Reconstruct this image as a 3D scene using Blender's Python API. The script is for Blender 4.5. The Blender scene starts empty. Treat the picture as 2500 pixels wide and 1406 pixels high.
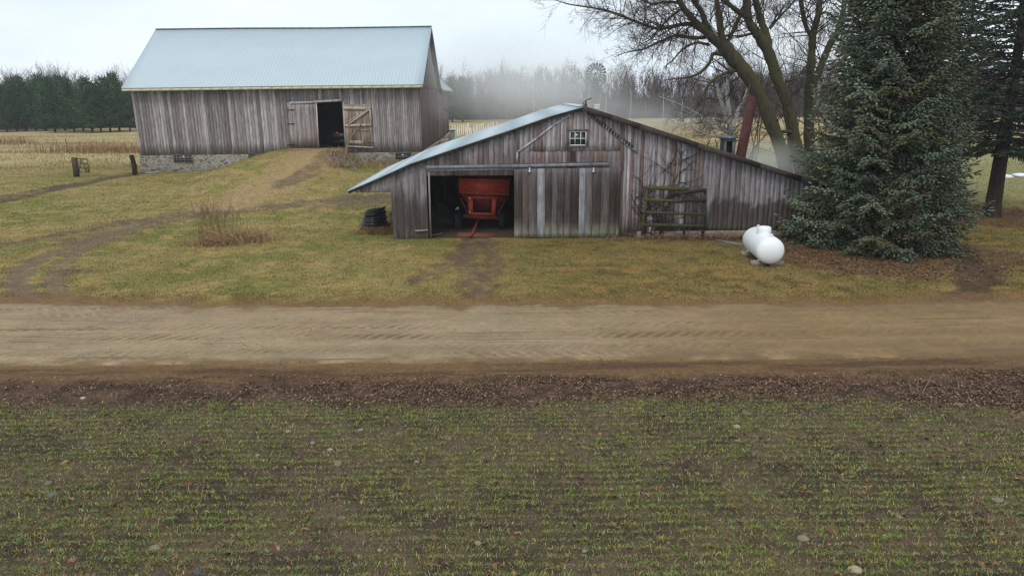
import bpy, math, random
import numpy as np
from mathutils import Matrix, Vector
C = bpy.context.scene
COL = C.collection
RAD = math.radians
# ------------------------------------------------------------------ camera, world, sun, exposure
F, CX, CY, CAMH = 1750.0, 1250.0, 703.0, 6.0
PITCH, ROLL = 15.0, -0.5
cd = bpy.data.cameras.new('camera'); cam = bpy.data.objects.new('camera', cd); COL.objects.link(cam)
cd.sensor_width = 36.0; cd.lens = 36.0*F/2500.0; cd.clip_start = 0.1; cd.clip_end = 3000
CM = Matrix.Translation((0, 0, CAMH)) @ Matrix.Rotation(RAD(90-PITCH), 4, 'X') @ Matrix.Rotation(RAD(ROLL), 4, 'Z')
cam.matrix_world = CM
C.camera = cam
SUN_EL, SUN_AZ = 52.0, 200.0      # azimuth: compass bearing with +Y as north
W = bpy.data.worlds.new('World'); C.world = W; W.use_nodes = True
nt = W.node_tree; nt.nodes.clear()
def wn(t, **k):
    n = nt.nodes.new(t)
    for a, v in k.items(): setattr(n, a, v)
    return n
sky = wn('ShaderNodeTexSky', sky_type='NISHITA', sun_disc=False, sun_elevation=RAD(SUN_EL), sun_rotation=RAD(SUN_AZ))
hs = wn('ShaderNodeHueSaturation'); hs.inputs['Saturation'].default_value = 0.5
nt.links.new(sky.outputs[0], hs.inputs['Color'])
tc = wn('ShaderNodeTexCoord'); mp = wn('ShaderNodeMapping'); mp.inputs['Scale'].default_value = (1, 1, 3.2)
nz = wn('ShaderNodeTexNoise'); nz.inputs['Scale'].default_value = 2.2; nz.inputs['Detail'].default_value = 6; nz.inputs['Roughness'].default_value = 0.55
nt.links.new(tc.outputs['Generated'], mp.inputs[0]); nt.links.new(mp.outputs[0], nz.inputs['Vector'])
cr = wn('ShaderNodeValToRGB'); cr.color_ramp.elements[0].position = 0.34; cr.color_ramp.elements[0].color = (0.65, 0.75, 0.84, 1)
cr.color_ramp.elements[1].position = 0.64; cr.color_ramp.elements[1].color = (0.83, 0.905, 0.97, 1)
nt.links.new(nz.outputs['Fac'], cr.inputs[0])
sc_ = wn('ShaderNodeVectorMath', operation='SCALE'); sc_.inputs['Scale'].default_value = 10.3
nt.links.new(cr.outputs[0], sc_.inputs[0])
mx = wn('ShaderNodeMix', data_type='RGBA'); mx.inputs[0].default_value = 0.88
nt.links.new(hs.outputs[0], mx.inputs[6]); nt.links.new(sc_.outputs[0], mx.inputs[7])
bg = wn('ShaderNodeBackground'); bg.inputs['Strength'].default_value = 0.1
nt.links.new(mx.outputs[2], bg.inputs[0])
nt.links.new(bg.outputs[0], wn('ShaderNodeOutputWorld').inputs[0])
sl = bpy.data.lights.new('sun', 'SUN'); sl.energy = 1.2; sl.angle = RAD(20); sl.color = (1.0, 0.96, 0.9)
so = bpy.data.objects.new('sun', sl); COL.objects.link(so)
sd = Vector((math.cos(RAD(SUN_EL))*math.sin(RAD(SUN_AZ)), math.cos(RAD(SUN_EL))*math.cos(RAD(SUN_AZ)), math.sin(RAD(SUN_EL))))
so.rotation_euler = sd.to_track_quat('Z', 'Y').to_euler(); so.location = sd*200
C.view_settings.view_transform = 'Standard'; C.view_settings.look = 'None'
C.view_settings.exposure = 0.3; C.view_settings.gamma = 1.0; C.view_settings.use_curve_mapping = False
try:
    C.cycles.use_denoising = True; C.cycles.denoiser = 'OPENIMAGEDENOISE'; C.cycles.denoising_input_passes = 'RGB_ALBEDO_NORMAL'; C.cycles.denoising_prefilter = 'NONE'; C.cycles.filter_width = 1.4; C.cycles.volume_bounces = 2; C.cycles.use_adaptive_sampling = False; C.cycles.sample_clamp_indirect = 4.0
    C.cycles.max_bounces = 6; C.cycles.diffuse_bounces = 3; C.cycles.transparent_max_bounces = 8
    C.cycles.volume_step_rate = 2.0; C.cycles.volume_max_steps = 96
except Exception: pass

# ------------------------------------------------------------------ helpers
def srgb(r, g, b, k=1.0):
    f = lambda u: ((u/255+0.055)/1.055)**2.4 if u > 10 else u/255/12.92
    return (f(r)*k, f(g)*k, f(b)*k)
def ss(a, b, x):
    t = np.clip((np.asarray(x, float)-a)/(b-a), 0, 1); return t*t*(3-2*t)
def _h(ix, iy, s):
    n = (ix.astype(np.int64)*374761393 + iy.astype(np.int64)*668265263 + s*974711) & 0x7fffffff
    n = ((n ^ (n >> 13))*1274126177) & 0x7fffffff
    return ((n ^ (n >> 16)) & 0xffff)/65535.0
def vn(x, y, s=0):
    x = np.asarray(x, float); y = np.asarray(y, float)
    ix = np.floor(x); iy = np.floor(y); fx = x-ix; fy = y-iy
    fx = fx*fx*(3-2*fx); fy = fy*fy*(3-2*fy)
    a = _h(ix, iy, s); b = _h(ix+1, iy, s); c = _h(ix, iy+1, s); d = _h(ix+1, iy+1, s)
    return (a*(1-fx)+b*fx)*(1-fy)+(c*(1-fx)+d*fx)*fy
def fbm(x, y, s=0, o=4):
    r = 0; k = 0.5; t = 0
    for i in range(o):
        r = r+k*vn(np.asarray(x)*2**i, np.asarray(y)*2**i, s+i*17); t += k; k *= 0.5
    return r/t
def ray(px, py):
    return (CM.to_3x3() @ Vector(((px-CX)/F, -(py-CY)/F, -1.0)))
def P(px, py, y):                 # point on the vertical plane at distance y
    d = ray(px, py); t = y/d.y
    return Vector((d.x*t, y, CAMH+d.z*t))
YS, YB = 30.8, 56.0               # front walls of the shed and of the barn
RX0, RX1 = P(690, 370, YB).x, P(850, 370, YB).x
RZ = P(790, 363, YB).z
def hbase(x, y):                  # large scale lie of the land
    x = np.asarray(x, float); y = np.asarray(y, float)
    rise = ss(33, 54, y)*(1-ss(72, 112, y))*(1-ss(-6, 6, x))*(1-0.5*ss(-8, -27, x)*1.0)
    z = 1.05*rise
    # earth ramp up to the barn door
    cx = 0.5*(RX0+RX1)
    dx = x-cx+0.10*(55-y)+0.5*(fbm(x*0.5, y*0.5, 301, 2)-0.5); m = ss(42, 55.0, y)*(1-ss(56.2, 58.0, y))*(1-ss(1.9, 4.2+0.25*np.maximum(0, 56-y), dx))*(1-ss(1.9, 7.0+0.2*np.maximum(0, 56-y), -dx))
    z = z*(1-m)+np.maximum(z, RZ+0.02)*m
    z = z-0.10*ss(15.1, 14.6, y)*ss(12.5, 13.6, y)*0.6
    return z
def gz(x, y): return float(hbase(x, y))
def G(px, py):                    # where the line of sight meets the ground
    d = ray(px, py); t = 3.0
    for i in range(4000):
        p = Vector((0, 0, CAMH))+d*t
        if p.z <= gz(p.x, p.y): break
        t *= 1.004
    lo, hi = t/1.004, t
    for i in range(20):
        m = (lo+hi)/2; p = Vector((0, 0, CAMH))+d*m
        if p.z <= gz(p.x, p.y): hi = m
        else: lo = m
    p = Vector((0, 0, CAMH))+d*hi
    return Vector((p.x, p.y, gz(p.x, p.y)))

def npmesh(name, V, faces, cols=None, smooth=False):
    """faces: list of int arrays (n,k)"""
    me = bpy.data.meshes.new(name)
    V = np.asarray(V, np.float32).reshape(-1, 3)
    faces = [np.asarray(f, np.int32) for f in faces if len(f)]
    me.vertices.add(len(V)); me.vertices.foreach_set('co', V.ravel())
    nl = sum(f.size for f in faces); npoly = sum(len(f) for f in faces)
    me.loops.add(nl); me.polygons.add(npoly)
    me.loops.foreach_set('vertex_index', np.concatenate([f.ravel() for f in faces]))
    st = []; o = 0
    for f in faces:
        st.append(o+np.arange(len(f))*f.shape[1]); o += f.size
    me.polygons.foreach_set('loop_start', np.concatenate(st).astype(np.int32))
    if smooth: me.polygons.foreach_set('use_smooth', np.ones(npoly, bool))
    me.update(calc_edges=True)
    if cols is not None:
        a = me.attributes.new('Col', 'FLOAT_COLOR', 'POINT')
        c4 = np.ones((len(V), 4), np.float32); c4[:, :3] = cols
        a.data.foreach_set('color', c4.ravel())
    me.validate()
    return me
def link(name, me, mat, parent=None):
    o = bpy.data.objects.new(name, me); COL.objects.link(o)
    if mat: 
        me.materials.clear(); me.materials.append(mat)
    if parent is not None:
        o.parent = parent
        if parent.type == 'EMPTY' or True:
            o.matrix_parent_inverse = Matrix.Translation(-Vector(parent['org'])) if 'org' in parent.keys() else Matrix.Identity(4)
    return o
def tag(o, label=None, cat=None, group=None, kind=None):
    if label: o['label'] = label
    if cat: o['category'] = cat
    if group: o['group'] = group
    if kind: o['kind'] = kind
    return o
def thing(name, label, cat, loc=(0, 0, 0), group=None):
    o = bpy.data.objects.new(name, None); COL.objects.link(o); o.empty_display_size = 0.2
    o.location = loc; o['org'] = list(loc)
    return tag(o, label, cat, group)
class MB:
    def __init__(s): s.v = []; s.f = {}; s.c = []; s.cur = (1, 1, 1)
    def add(s, vs, fs, col=None):
        b = len(s.v); col = col or s.cur
        for p in vs: s.v.append(tuple(p)); s.c.append(col)
        for f in fs: s.f.setdefault(len(f), []).append([b+i for i in f])
        return b
    def box(s, a, b, col=None):
        x0, y0, z0 = a; x1, y1, z1 = b
        s.add([(x0,y0,z0),(x1,y0,z0),(x1,y1,z0),(x0,y1,z0),(x0,y0,z1),(x1,y0,z1),(x1,y1,z1),(x0,y1,z1)],
              [(0,3,2,1),(4,5,6,7),(0,1,5,4),(1,2,6,5),(2,3,7,6),(3,0,4,7)], col)
    def hexa(s, b4, t4, col=None):      # two quads, same winding
        s.add(list(b4)+list(t4), [(3,2,1,0),(4,5,6,7),(0,1,5,4),(1,2,6,5),(2,3,7,6),(3,0,4,7)], col)
    def prism(s, pts, off, col=None):   # polygon swept by a vector
        n = len(pts); off = Vector(off); q = [Vector(p) for p in pts]
        fs = [tuple(range(n)), tuple(range(2*n-1, n-1, -1))]+[(i, n+i, n+(i+1) % n, (i+1) % n) for i in range(n)]
        s.add(q+[p+off for p in q], fs, col)
    def bar(s, p, q, w, d, up=(0, 1, 0), col=None):   # box from p to q; d along 'up', w across
        p = Vector(p); q = Vector(q); t = (q-p).normalized(); u = Vector(up)
        u = (u-t*u.dot(t)).normalized(); a = t.cross(u)*w/2; u = u*d/2
        s.hexa([p-a-u, p+a-u, p+a+u, p-a+u], [q-a-u, q+a-u, q+a+u, q-a+u], col)
    def tube(s, pts, rad, n=8, cap=True, col=None):
        pts = [Vector(p) for p in pts]; rad = rad if hasattr(rad, '__len__') else [rad]*len(pts)
        vs = []; ref = None
        for i, p in enumerate(pts):
            t = (pts[min(i+1, len(pts)-1)]-pts[max(i-1, 0)]).normalized()
            if ref is None:
                ref = Vector((0, 0, 1)) if abs(t.z) < 0.9 else Vector((1, 0, 0))
            u = (ref-t*ref.dot(t)).normalized(); w = t.cross(u); ref = u
            for k in range(n):
                a = 2*math.pi*k/n; vs.append(p+(u*math.cos(a)+w*math.sin(a))*rad[i])
        fs = [(i*n+k, i*n+(k+1) % n, (i+1)*n+(k+1) % n, (i+1)*n+k) for i in range(len(pts)-1) for k in range(n)]
        if cap: fs += [tuple(range(n-1, -1, -1)), tuple((len(pts)-1)*n+k for k in range(n))]
        s.add(vs, fs, col)
    def lathe(s, prof, o, axis, n=24, col=None, ref=None):   # prof [(along, radius)]
        axis = Vector(axis).normalized(); o = Vector(o)
        r = Vector(ref) if ref else (Vector((0, 0, 1)) if abs(axis.z) < 0.9 else Vector((1, 0, 0)))
        u = (r-axis*r.dot(axis)).normalized(); w = axis.cross(u); vs = []
        for a, rr in prof:
            for k in range(n):
                t = 2*math.pi*k/n; vs.append(o+axis*a+(u*math.cos(t)+w*math.sin(t))*rr)
        m = len(prof)
        fs = [(i*n+k, i*n+(k+1) % n, (i+1)*n+(k+1) % n, (i+1)*n+k) for i in range(m-1) for k in range(n)]
        fs += [tuple(range(n-1, -1, -1)), tuple((m-1)*n+k for k in range(n))]
        s.add(vs, fs, col)
    def build(s, name, mat, parent=None, smooth=False):
        fl = [np.array(v, np.int32) for v in s.f.values()]
        me = npmesh(name, np.array(s.v), fl, np.array(s.c), smooth)
        if smooth:
            try: me.set_sharp_from_angle(angle=RAD(40))
            except Exception: pass
        return link(name, me, mat, parent)
# ---- tubes for trees, in numpy
def tubes_np(lines, n=5):
    """lines: list of (pts (m,3), rad (m,), col) -> V, quads, cols"""
    VV = []; QQ = []; CC = []; o = 0
    ang = np.arange(n)*2*math.pi/n
    ca, sa = np.cos(ang), np.sin(ang)
    for pts, rad, col in lines:
        pts = np.asarray(pts, float); m = len(pts)
        t = np.gradient(pts, axis=0); t /= np.linalg.norm(t, axis=1, keepdims=True)+1e-9
        ref = np.array([0.31, 0.17, 0.93]) if abs(t[0, 2]) < 0.85 else np.array([0.93, 0.3, 0.1])
        u = ref-t*(t@ref)[:, None]; u /= np.linalg.norm(u, axis=1, keepdims=True)+1e-9
        w = np.cross(t, u)
        ring = pts[:, None, :]+(u[:, None, :]*ca[None, :, None]+w[:, None, :]*sa[None, :, None])*np.asarray(rad)[:, None, None]
        VV.append(ring.reshape(-1, 3)); CC.append(np.tile(np.asarray(col, float), (m*n, 1)) if np.ndim(col) == 1 else np.repeat(np.asarray(col), n, axis=0))
        i = np.arange(m-1)[:, None]*n; k = np.arange(n)[None, :]; k2 = (k+1) % n
        q = np.stack([i+k, i+k2, i+n+k2, i+n+k], -1).reshape(-1, 4)+o
        QQ.append(q); o += m*n
    return np.concatenate(VV), np.concatenate(QQ), np.concatenate(CC)

# ------------------------------------------------------------------ materials
def newmat(name):
    m = bpy.data.materials.new(name); m.use_nodes = True
    t = m.node_tree; b = t.nodes['Principled BSDF']
    return m, t, b
def N(t, typ, ins=None, **k):
    n = t.nodes.new(typ)
    for a, v in k.items(): setattr(n, a, v)
    for a, v in (ins or {}).items(): n.inputs[a].default_value = v
    return n
def L(t, a, b): t.links.new(a, b)
def ramp(t, fac, stops):
    r = N(t, 'ShaderNodeValToRGB'); e = r.color_ramp.elements
    while len(e) < len(stops): e.new(0.5)
    for x, (p, c) in zip(e, stops): x.position = p; x.color = tuple(c)+((1,) if len(c) == 3 else ())
    L(t, fac, r.inputs[0]); return r.outputs[0]
def mixc(t, fac, a, b, mode='MIX'):
    n = N(t, 'ShaderNodeMix', data_type='RGBA', blend_type=mode)
    for s, v in ((0, fac), (6, a), (7, b)):
        if isinstance(v, bpy.types.NodeSocket): L(t, v, n.inputs[s])
        else: n.inputs[s].default_value = v if s == 0 else tuple(v)+((1,) if len(v) == 3 else ())
    return n.outputs[2]
def coord(t, scale=(1, 1, 1), kind='Object'):
    c = N(t, 'ShaderNodeTexCoord'); m = N(t, 'ShaderNodeMapping', {'Scale': scale}); L(t, c.outputs[kind], m.inputs[0]); return m.outputs[0]
def noise(t, vec, scale, detail=5, rough=0.55, dist=0.0):
    n = N(t, 'ShaderNodeTexNoise', {'Scale': scale, 'Detail': detail, 'Roughness': rough, 'Distortion': dist}); L(t, vec, n.inputs['Vector']); return n.outputs['Fac']
def bump(t, b, h, strength, dist=0.02):
    n = N(t, 'ShaderNodeBump', {'Strength': strength, 'Distance': dist}); L(t, h, n.inputs['Height']); L(t, n.outputs[0], b.inputs['Normal'])
def attr(t): return N(t, 'ShaderNodeAttribute', attribute_name='Col').outputs['Color']
def m_attr(name, rough=0.9, nscale=6, lo=0.7, hi=1.3, bmp=0.3, vec=(1, 1, 1), spec=0.2, detail=5):
    m, t, b = newmat(name); v = coord(t, vec)
    f = noise(t, v, nscale, detail)
    k = ramp(t, f, [(0.25, (lo,)*3), (0.75, (hi,)*3)])
    L(t, mixc(t, 1.0, attr(t), k, 'MULTIPLY'), b.inputs['Base Color'])
    b.inputs['Roughness'].default_value = rough; b.inputs['Specular IOR Level'].default_value = spec
    if bmp: bump(t, b, f, bmp)
    return m
def m_plain(name, col, rough=0.6, metal=0.0, nscale=8, var=0.15, bmp=0.1, spec=0.4):
    m, t, b = newmat(name); v = coord(t); f = noise(t, v, nscale, 6)
    c1 = tuple(x*(1-var) for x in col); c2 = tuple(min(1, x*(1+var)) for x in col)
    L(t, ramp(t, f, [(0.3, c1), (0.7, c2)]), b.inputs['Base Color'])
    b.inputs['Roughness'].default_value = rough; b.inputs['Metallic'].default_value = metal; b.inputs['Specular IOR Level'].default_value = spec
    if bmp: bump(t, b, f, bmp, 0.01)
    return m
def m_wood(name, streak=1.0, paint=None, stain=None, knots=True):
    """weathered boards: colour attribute x grain, knots, optional flaking paint"""
    m, t, b = newmat(name)
    g = noise(t, coord(t, (22, 22, 0.9)), 1.0, 6, 0.6, 0.3)
    g2 = noise(t, coord(t, (70, 70, 1.6)), 1.0, 4, 0.6)
    k = ramp(t, g, [(0.25, (0.55,)*3), (0.5, (1.0,)*3), (0.78, (1.45,)*3)])
    c = mixc(t, streak, attr(t), mixc(t, 1.0, attr(t), k, 'MULTIPLY'))
    k2 = ramp(t, g2, [(0.3, (0.72,)*3), (0.6, (1.12,)*3)])
    c = mixc(t, 0.8, c, mixc(t, 1.0, c, k2, 'MULTIPLY'))
    g3 = noise(t, coord(t, (6, 6, 1.3)), 1.0, 6, 0.7)
    c = mixc(t, 0.85, c, mixc(t, 1.0, c, ramp(t, g3, [(0.28, (0.5,)*3), (0.5, (1.0,)*3), (0.72, (1.45,)*3)]), 'MULTIPLY'))
    if paint:
        col, lo, hi = paint
        pm = noise(t, coord(t, (9, 9, 0.45)), 1.0, 6, 0.65)
        c = mixc(t, ramp(t, pm, [(lo, (0,)*3), (hi, (0.85,)*3)]), c, col)
    if knots:
        vo = N(t, 'ShaderNodeTexVoronoi', {'Scale': 1.0, 'Randomness': 1.0}); L(t, coord(t, (5.2, 5.2, 1.9)), vo.inputs['Vector'])
        c = mixc(t, ramp(t, vo.outputs['Distance'], [(0.05, (0.75,)*3), (0.16, (0,)*3)]), c, srgb(38, 33, 31))
    L(t, c, b.inputs['Base Color']); b.inputs['Roughness'].default_value = 0.9; b.inputs['Specular IOR Level'].default_value = 0.15
    bump(t, b, g2, 0.5, 0.008)
    return m
MW_BARN = m_wood('barn_wood', 0.8)
MW_SHED = m_wood('shed_wood', 1.0, (srgb(106, 78, 74), 0.48, 0.68))
MW_DOOR = m_wood('door_wood', 1.0)
MW_PLAIN = m_wood('plain_wood', 0.7, knots=False)
def m_roof(name, col, axis=0, pitch=0.23):
    m, t, b = newmat(name)
    n1 = noise(t, coord(t, (0.5, 0.5, 0.5)), 1.0, 5); n2 = noise(t, coord(t, (3.0, 0.25, 0.25) if axis == 0 else (0.25, 3.0, 0.25)), 1.0, 5)
    c = mixc(t, n1, tuple(x*0.93 for x in col), tuple(min(1, x*1.05) for x in col))
    c = mixc(t, ramp(t, n2, [(0.45, (0,)*3), (0.8, (0.02,)*3)]), c, tuple(x*0.85 for x in col))
    L(t, c, b.inputs['Base Color']); b.inputs['Roughness'].default_value = 0.55; b.inputs['Metallic'].default_value = 0.1
    bump(t, b, n1, 0.05, 0.02)
    return m
M_ROOF = m_roof('ribbed_metal_roof', (0.42, 0.50, 0.54))
M_ROOF2 = m_roof('shed_metal_roof', (0.44, 0.52, 0.56), 1)
M_TRIM = m_plain('cream_trim', srgb(205, 196, 165), 0.7)
M_DARK = m_plain('dark_gap', (0.012, 0.012, 0.012), 0.95, bmp=0)
def m_stone():
    m, t, b = newmat('fieldstone')
    v = coord(t, (2.4, 2.4, 3.6)); vv = N(t, 'ShaderNodeVectorMath', operation='ADD'); 
    nn = N(t, 'ShaderNodeTexNoise', {'Scale': 1.6, 'Detail': 3}); L(t, v, nn.inputs['Vector']); L(t, v, vv.inputs[0]); L(t, nn.outputs['Color'], vv.inputs[1])
    e = N(t, 'ShaderNodeTexVoronoi', {'Scale': 1.0}, feature='DISTANCE_TO_EDGE'); L(t, vv.outputs[0], e.inputs['Vector'])
    c = N(t, 'ShaderNodeTexVoronoi', {'Scale': 1.0}); L(t, vv.outputs[0], c.inputs['Vector'])
    sp = N(t, 'ShaderNodeSeparateColor'); L(t, c.outputs['Color'], sp.inputs[0])
    st = ramp(t, sp.outputs[0], [(0.0, srgb(78, 76, 70)), (0.4, srgb(112, 106, 94)), (0.7, srgb(94, 84, 78)), (1.0, srgb(128, 122, 110))])
    f = noise(t, coord(t), 9, 5); st = mixc(t, 0.6, st, mixc(t, 1.0, st, ramp(t, f, [(0.3, (0.6,)*3), (0.7, (1.35,)*3)]), 'MULTIPLY'))
    pm = noise(t, coord(t), 0.7, 4)
    edge = N(t, 'ShaderNodeMath', operation='ADD'); L(t, e.outputs[0], edge.inputs[0])
    pr = ramp(t, pm, [(0.5, (0.0,)*3), (0.62, (-0.3,)*3)]); L(t, pr, edge.inputs[1])
    mo = ramp(t, edge.outputs[0], [(0.05, (1,)*3), (0.11, (0,)*3)])
    cc = mixc(t, mo, st, srgb(142, 137, 126))
    moss = noise(t, coord(t), 1.3, 5); cc = mixc(t, ramp(t, moss, [(0.5, (0,)*3), (0.7, (0.5,)*3)]), cc, srgb(92, 96, 74))
    L(t, cc, b.inputs['Base Color']); b.inputs['Roughness'].default_value = 0.9
    bump(t, b, e.outputs[0], 0.6, 0.05)
    return m
M_STONE = m_stone()
M_CONC = m_plain('old_concrete', srgb(125, 118, 105), 0.9, nscale=5, var=0.25, bmp=0.3)
M_BLACKPIPE = m_plain('black_poly_pipe', (0.016, 0.019, 0.022), 0.33, var=0.1, bmp=0)
M_WHITE = m_plain('white_enamel', (0.78, 0.80, 0.82), 0.35, var=0.03, bmp=0.02, nscale=3)
M_WFRAME = m_plain('white_sash_paint', (0.62, 0.63, 0.64), 0.6)
M_RED = m_plain('faded_red_paint', srgb(204, 84, 62), 0.5, nscale=4, var=0.25, bmp=0.05)
M_REDT = m_plain('scraped_red_steel', srgb(122, 38, 36), 0.6)
M_REDD = m_plain('rusty_red_steel', srgb(120, 48, 40), 0.7, nscale=7, var=0.35)
M_TYRE = m_plain('tyre_rubber', (0.014, 0.014, 0.015), 0.85)
M_RIM = m_plain('dull_steel', (0.35, 0.36, 0.37), 0.45, 0.6)
M_RUST = m_plain('rusted_stack', srgb(84, 46, 41), 0.85, nscale=5, var=0.35, bmp=0.2)
M_GALV = m_plain('galvanised_steel', srgb(96, 104, 110), 0.5, 0.4)
M_GREY = m_plain('grey_painted_metal', srgb(152, 158, 150), 0.6)
M_TUBE = m_plain('white_tube_plastic', (0.72, 0.71, 0.66), 0.6)
M_BLOCK = m_plain('concrete_block', srgb(138, 130, 112), 0.95, nscale=14, var=0.2, bmp=0.3)
def m_glass():
    m, t, b = newmat('window_glass'); b.inputs['Base Color'].default_value = (0.02, 0.022, 0.026, 1)
    b.inputs['Roughness'].default_value = 0.08; b.inputs['Specular IOR Level'].default_value = 0.6; return m
M_GLASS = m_glass()
def m_bark(name, moss):
    m, t, b = newmat(name)
    f = noise(t, coord(t, (6, 6, 1.6)), 1.0, 6, 0.65, 0.4)
    c = mixc(t, 1.0, attr(t), ramp(t, f, [(0.3, (0.55,)*3), (0.7, (1.4,)*3)]), 'MULTIPLY')
    if moss:
        g = noise(t, coord(t, (0.9, 0.9, 0.5)), 1.0, 5)
        geo = N(t, 'ShaderNodeNewGeometry'); sp = N(t, 'ShaderNodeSeparateXYZ'); L(t, geo.outputs['Normal'], sp.inputs[0])
        mm = N(t, 'ShaderNodeMath', operation='MULTIPLY_ADD'); L(t, sp.outputs[2], mm.inputs[0]); mm.inputs[1].default_value = 0.25; L(t, g, mm.inputs[2])
        mk = ramp(t, mm.outputs[0], [(0.42, (0,)*3), (0.68, (0.8,)*3)])
        c = mixc(t, mk, c, srgb(80, 84, 44))
    L(t, c, b.inputs['Base Color']); b.inputs['Roughness'].default_value = 0.95; b.inputs['Specular IOR Level'].default_value = 0.1
    bump(t, b, f, 0.8, 0.04)
    return m
M_BARK = m_bark('mossy_bark', True); M_BARK2 = m_bark('plain_bark', False)
def m_leafy(name, rough=0.75):
    m, t, b = newmat(name); L(t, attr(t), b.inputs['Base Color']); b.inputs['Roughness'].default_value = rough
    b.inputs['Specular IOR Level'].default_value = 0.2; return m
M_LEAF = m_leafy('foliage')
def m_birch():
    m, t, b = newmat('birch_bark')
    f = noise(t, coord(t, (3, 3, 9)), 1.0, 4, 0.6)
    L(t, mixc(t, 1.0, attr(t), ramp(t, f, [(0.28, (0.2,)*3), (0.36, (1.0,)*3)]), 'MULTIPLY'), b.inputs['Base Color']); b.inputs['Roughness'].default_value = 0.8
    return m
M_BIRCH = m_birch()

# ------------------------------------------------------------------ ground
rng = np.random.default_rng(7)
def polydist(x, y, pts):
    d = np.full(np.shape(x), 1e9)
    for (a, b), (c, e) in zip(pts[:-1], pts[1:]):
        vx, vy = c-a, e-b; l2 = vx*vx+vy*vy+1e-9
        t = np.clip(((x-a)*vx+(y-b)*vy)/l2, 0, 1)
        d = np.minimum(d, np.hypot(x-a-t*vx, y-b-t*vy))
    return d
def gpoly(l):
    r = []
    for a in l:
        p = G(*a); r.append((p.x, p.y))
    return r
TR = dict(
    loop_o=gpoly([(120, 752), (60, 722), (38, 690), (60, 655), (120, 620), (210, 590), (320, 560)]),
    loop_i=gpoly([(205, 752), (150, 722), (128, 690), (150, 650), (195, 610), (300, 565)]),
    loop_f=gpoly([(210, 590), (330, 548), (470, 522), (640, 500), (800, 497), (960, 487)]),
    loop_g=gpoly([(0, 600), (160, 570), (330, 540), (560, 512), (800, 488), (960, 476)]),
    dark=gpoly([(-60, 505), (60, 478), (160, 458), (260, 438), (345, 421)]),
    dark2=gpoly([(-40, 490), (90, 465), (200, 446), (330, 424)]),
    ramp_a=gpoly([(770, 372), (735, 400), (700, 430), (640, 460), (560, 500)]),
    ramp_b=gpoly([(815, 372), (780, 400), (745, 425), (690, 450)]),
    far=gpoly([(440, 448), (500, 437), (560, 428)]),
    rut_a=gpoly([(1150, 583), (1140, 610), (1100, 640), (1060, 665), (1020, 690)]),
    rut_b=gpoly([(1180, 583), (1200, 615), (1205, 650), (1190, 690), (1170, 720)]),
    rut_c=gpoly([(1150, 590), (1140, 640), (1150, 690), (1165, 725)]),
    right_a=gpoly([(2330, 745), (2385, 700), (2400, 665), (2370, 630), (2310, 600), (2290, 580)]),
    right_b=gpoly([(2385, 650), (2440, 640), (2520, 640)]),
    right_c=gpoly([(2330, 600), (2420, 610), (2520, 640)]),
    mud1=gpoly([(160, 665), (200, 662)]),
)
SPRUCE = G(2120, 615); PINE = G(2420, 528)
ROADN, ROADF = 15.66, 20.75
def road_edges(x):
    n = ROADN+0.22*(fbm(x*0.25, 0*x, 5)-0.5)+0.12*(fbm(x*1.3, 0*x+3, 6)-0.5)+0.10*(fbm(x*5, 0*x+3, 16, 2)-0.5)-0.010*x*0+0.25*ss(6, 14, x)
    f = ROADF+0.5*(fbm(x*0.3, 0*x+9, 8)-0.5)+0.4*(fbm(x*1.1, 0*x+4, 9)-0.5)+0.22*(fbm(x*5, 0*x+4, 19, 2)-0.5)-0.35*ss(-10, -3, x)+0.45*ss(-9, -15, x)
    return n, f
A = lambda *c: np.array(srgb(*c))
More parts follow.
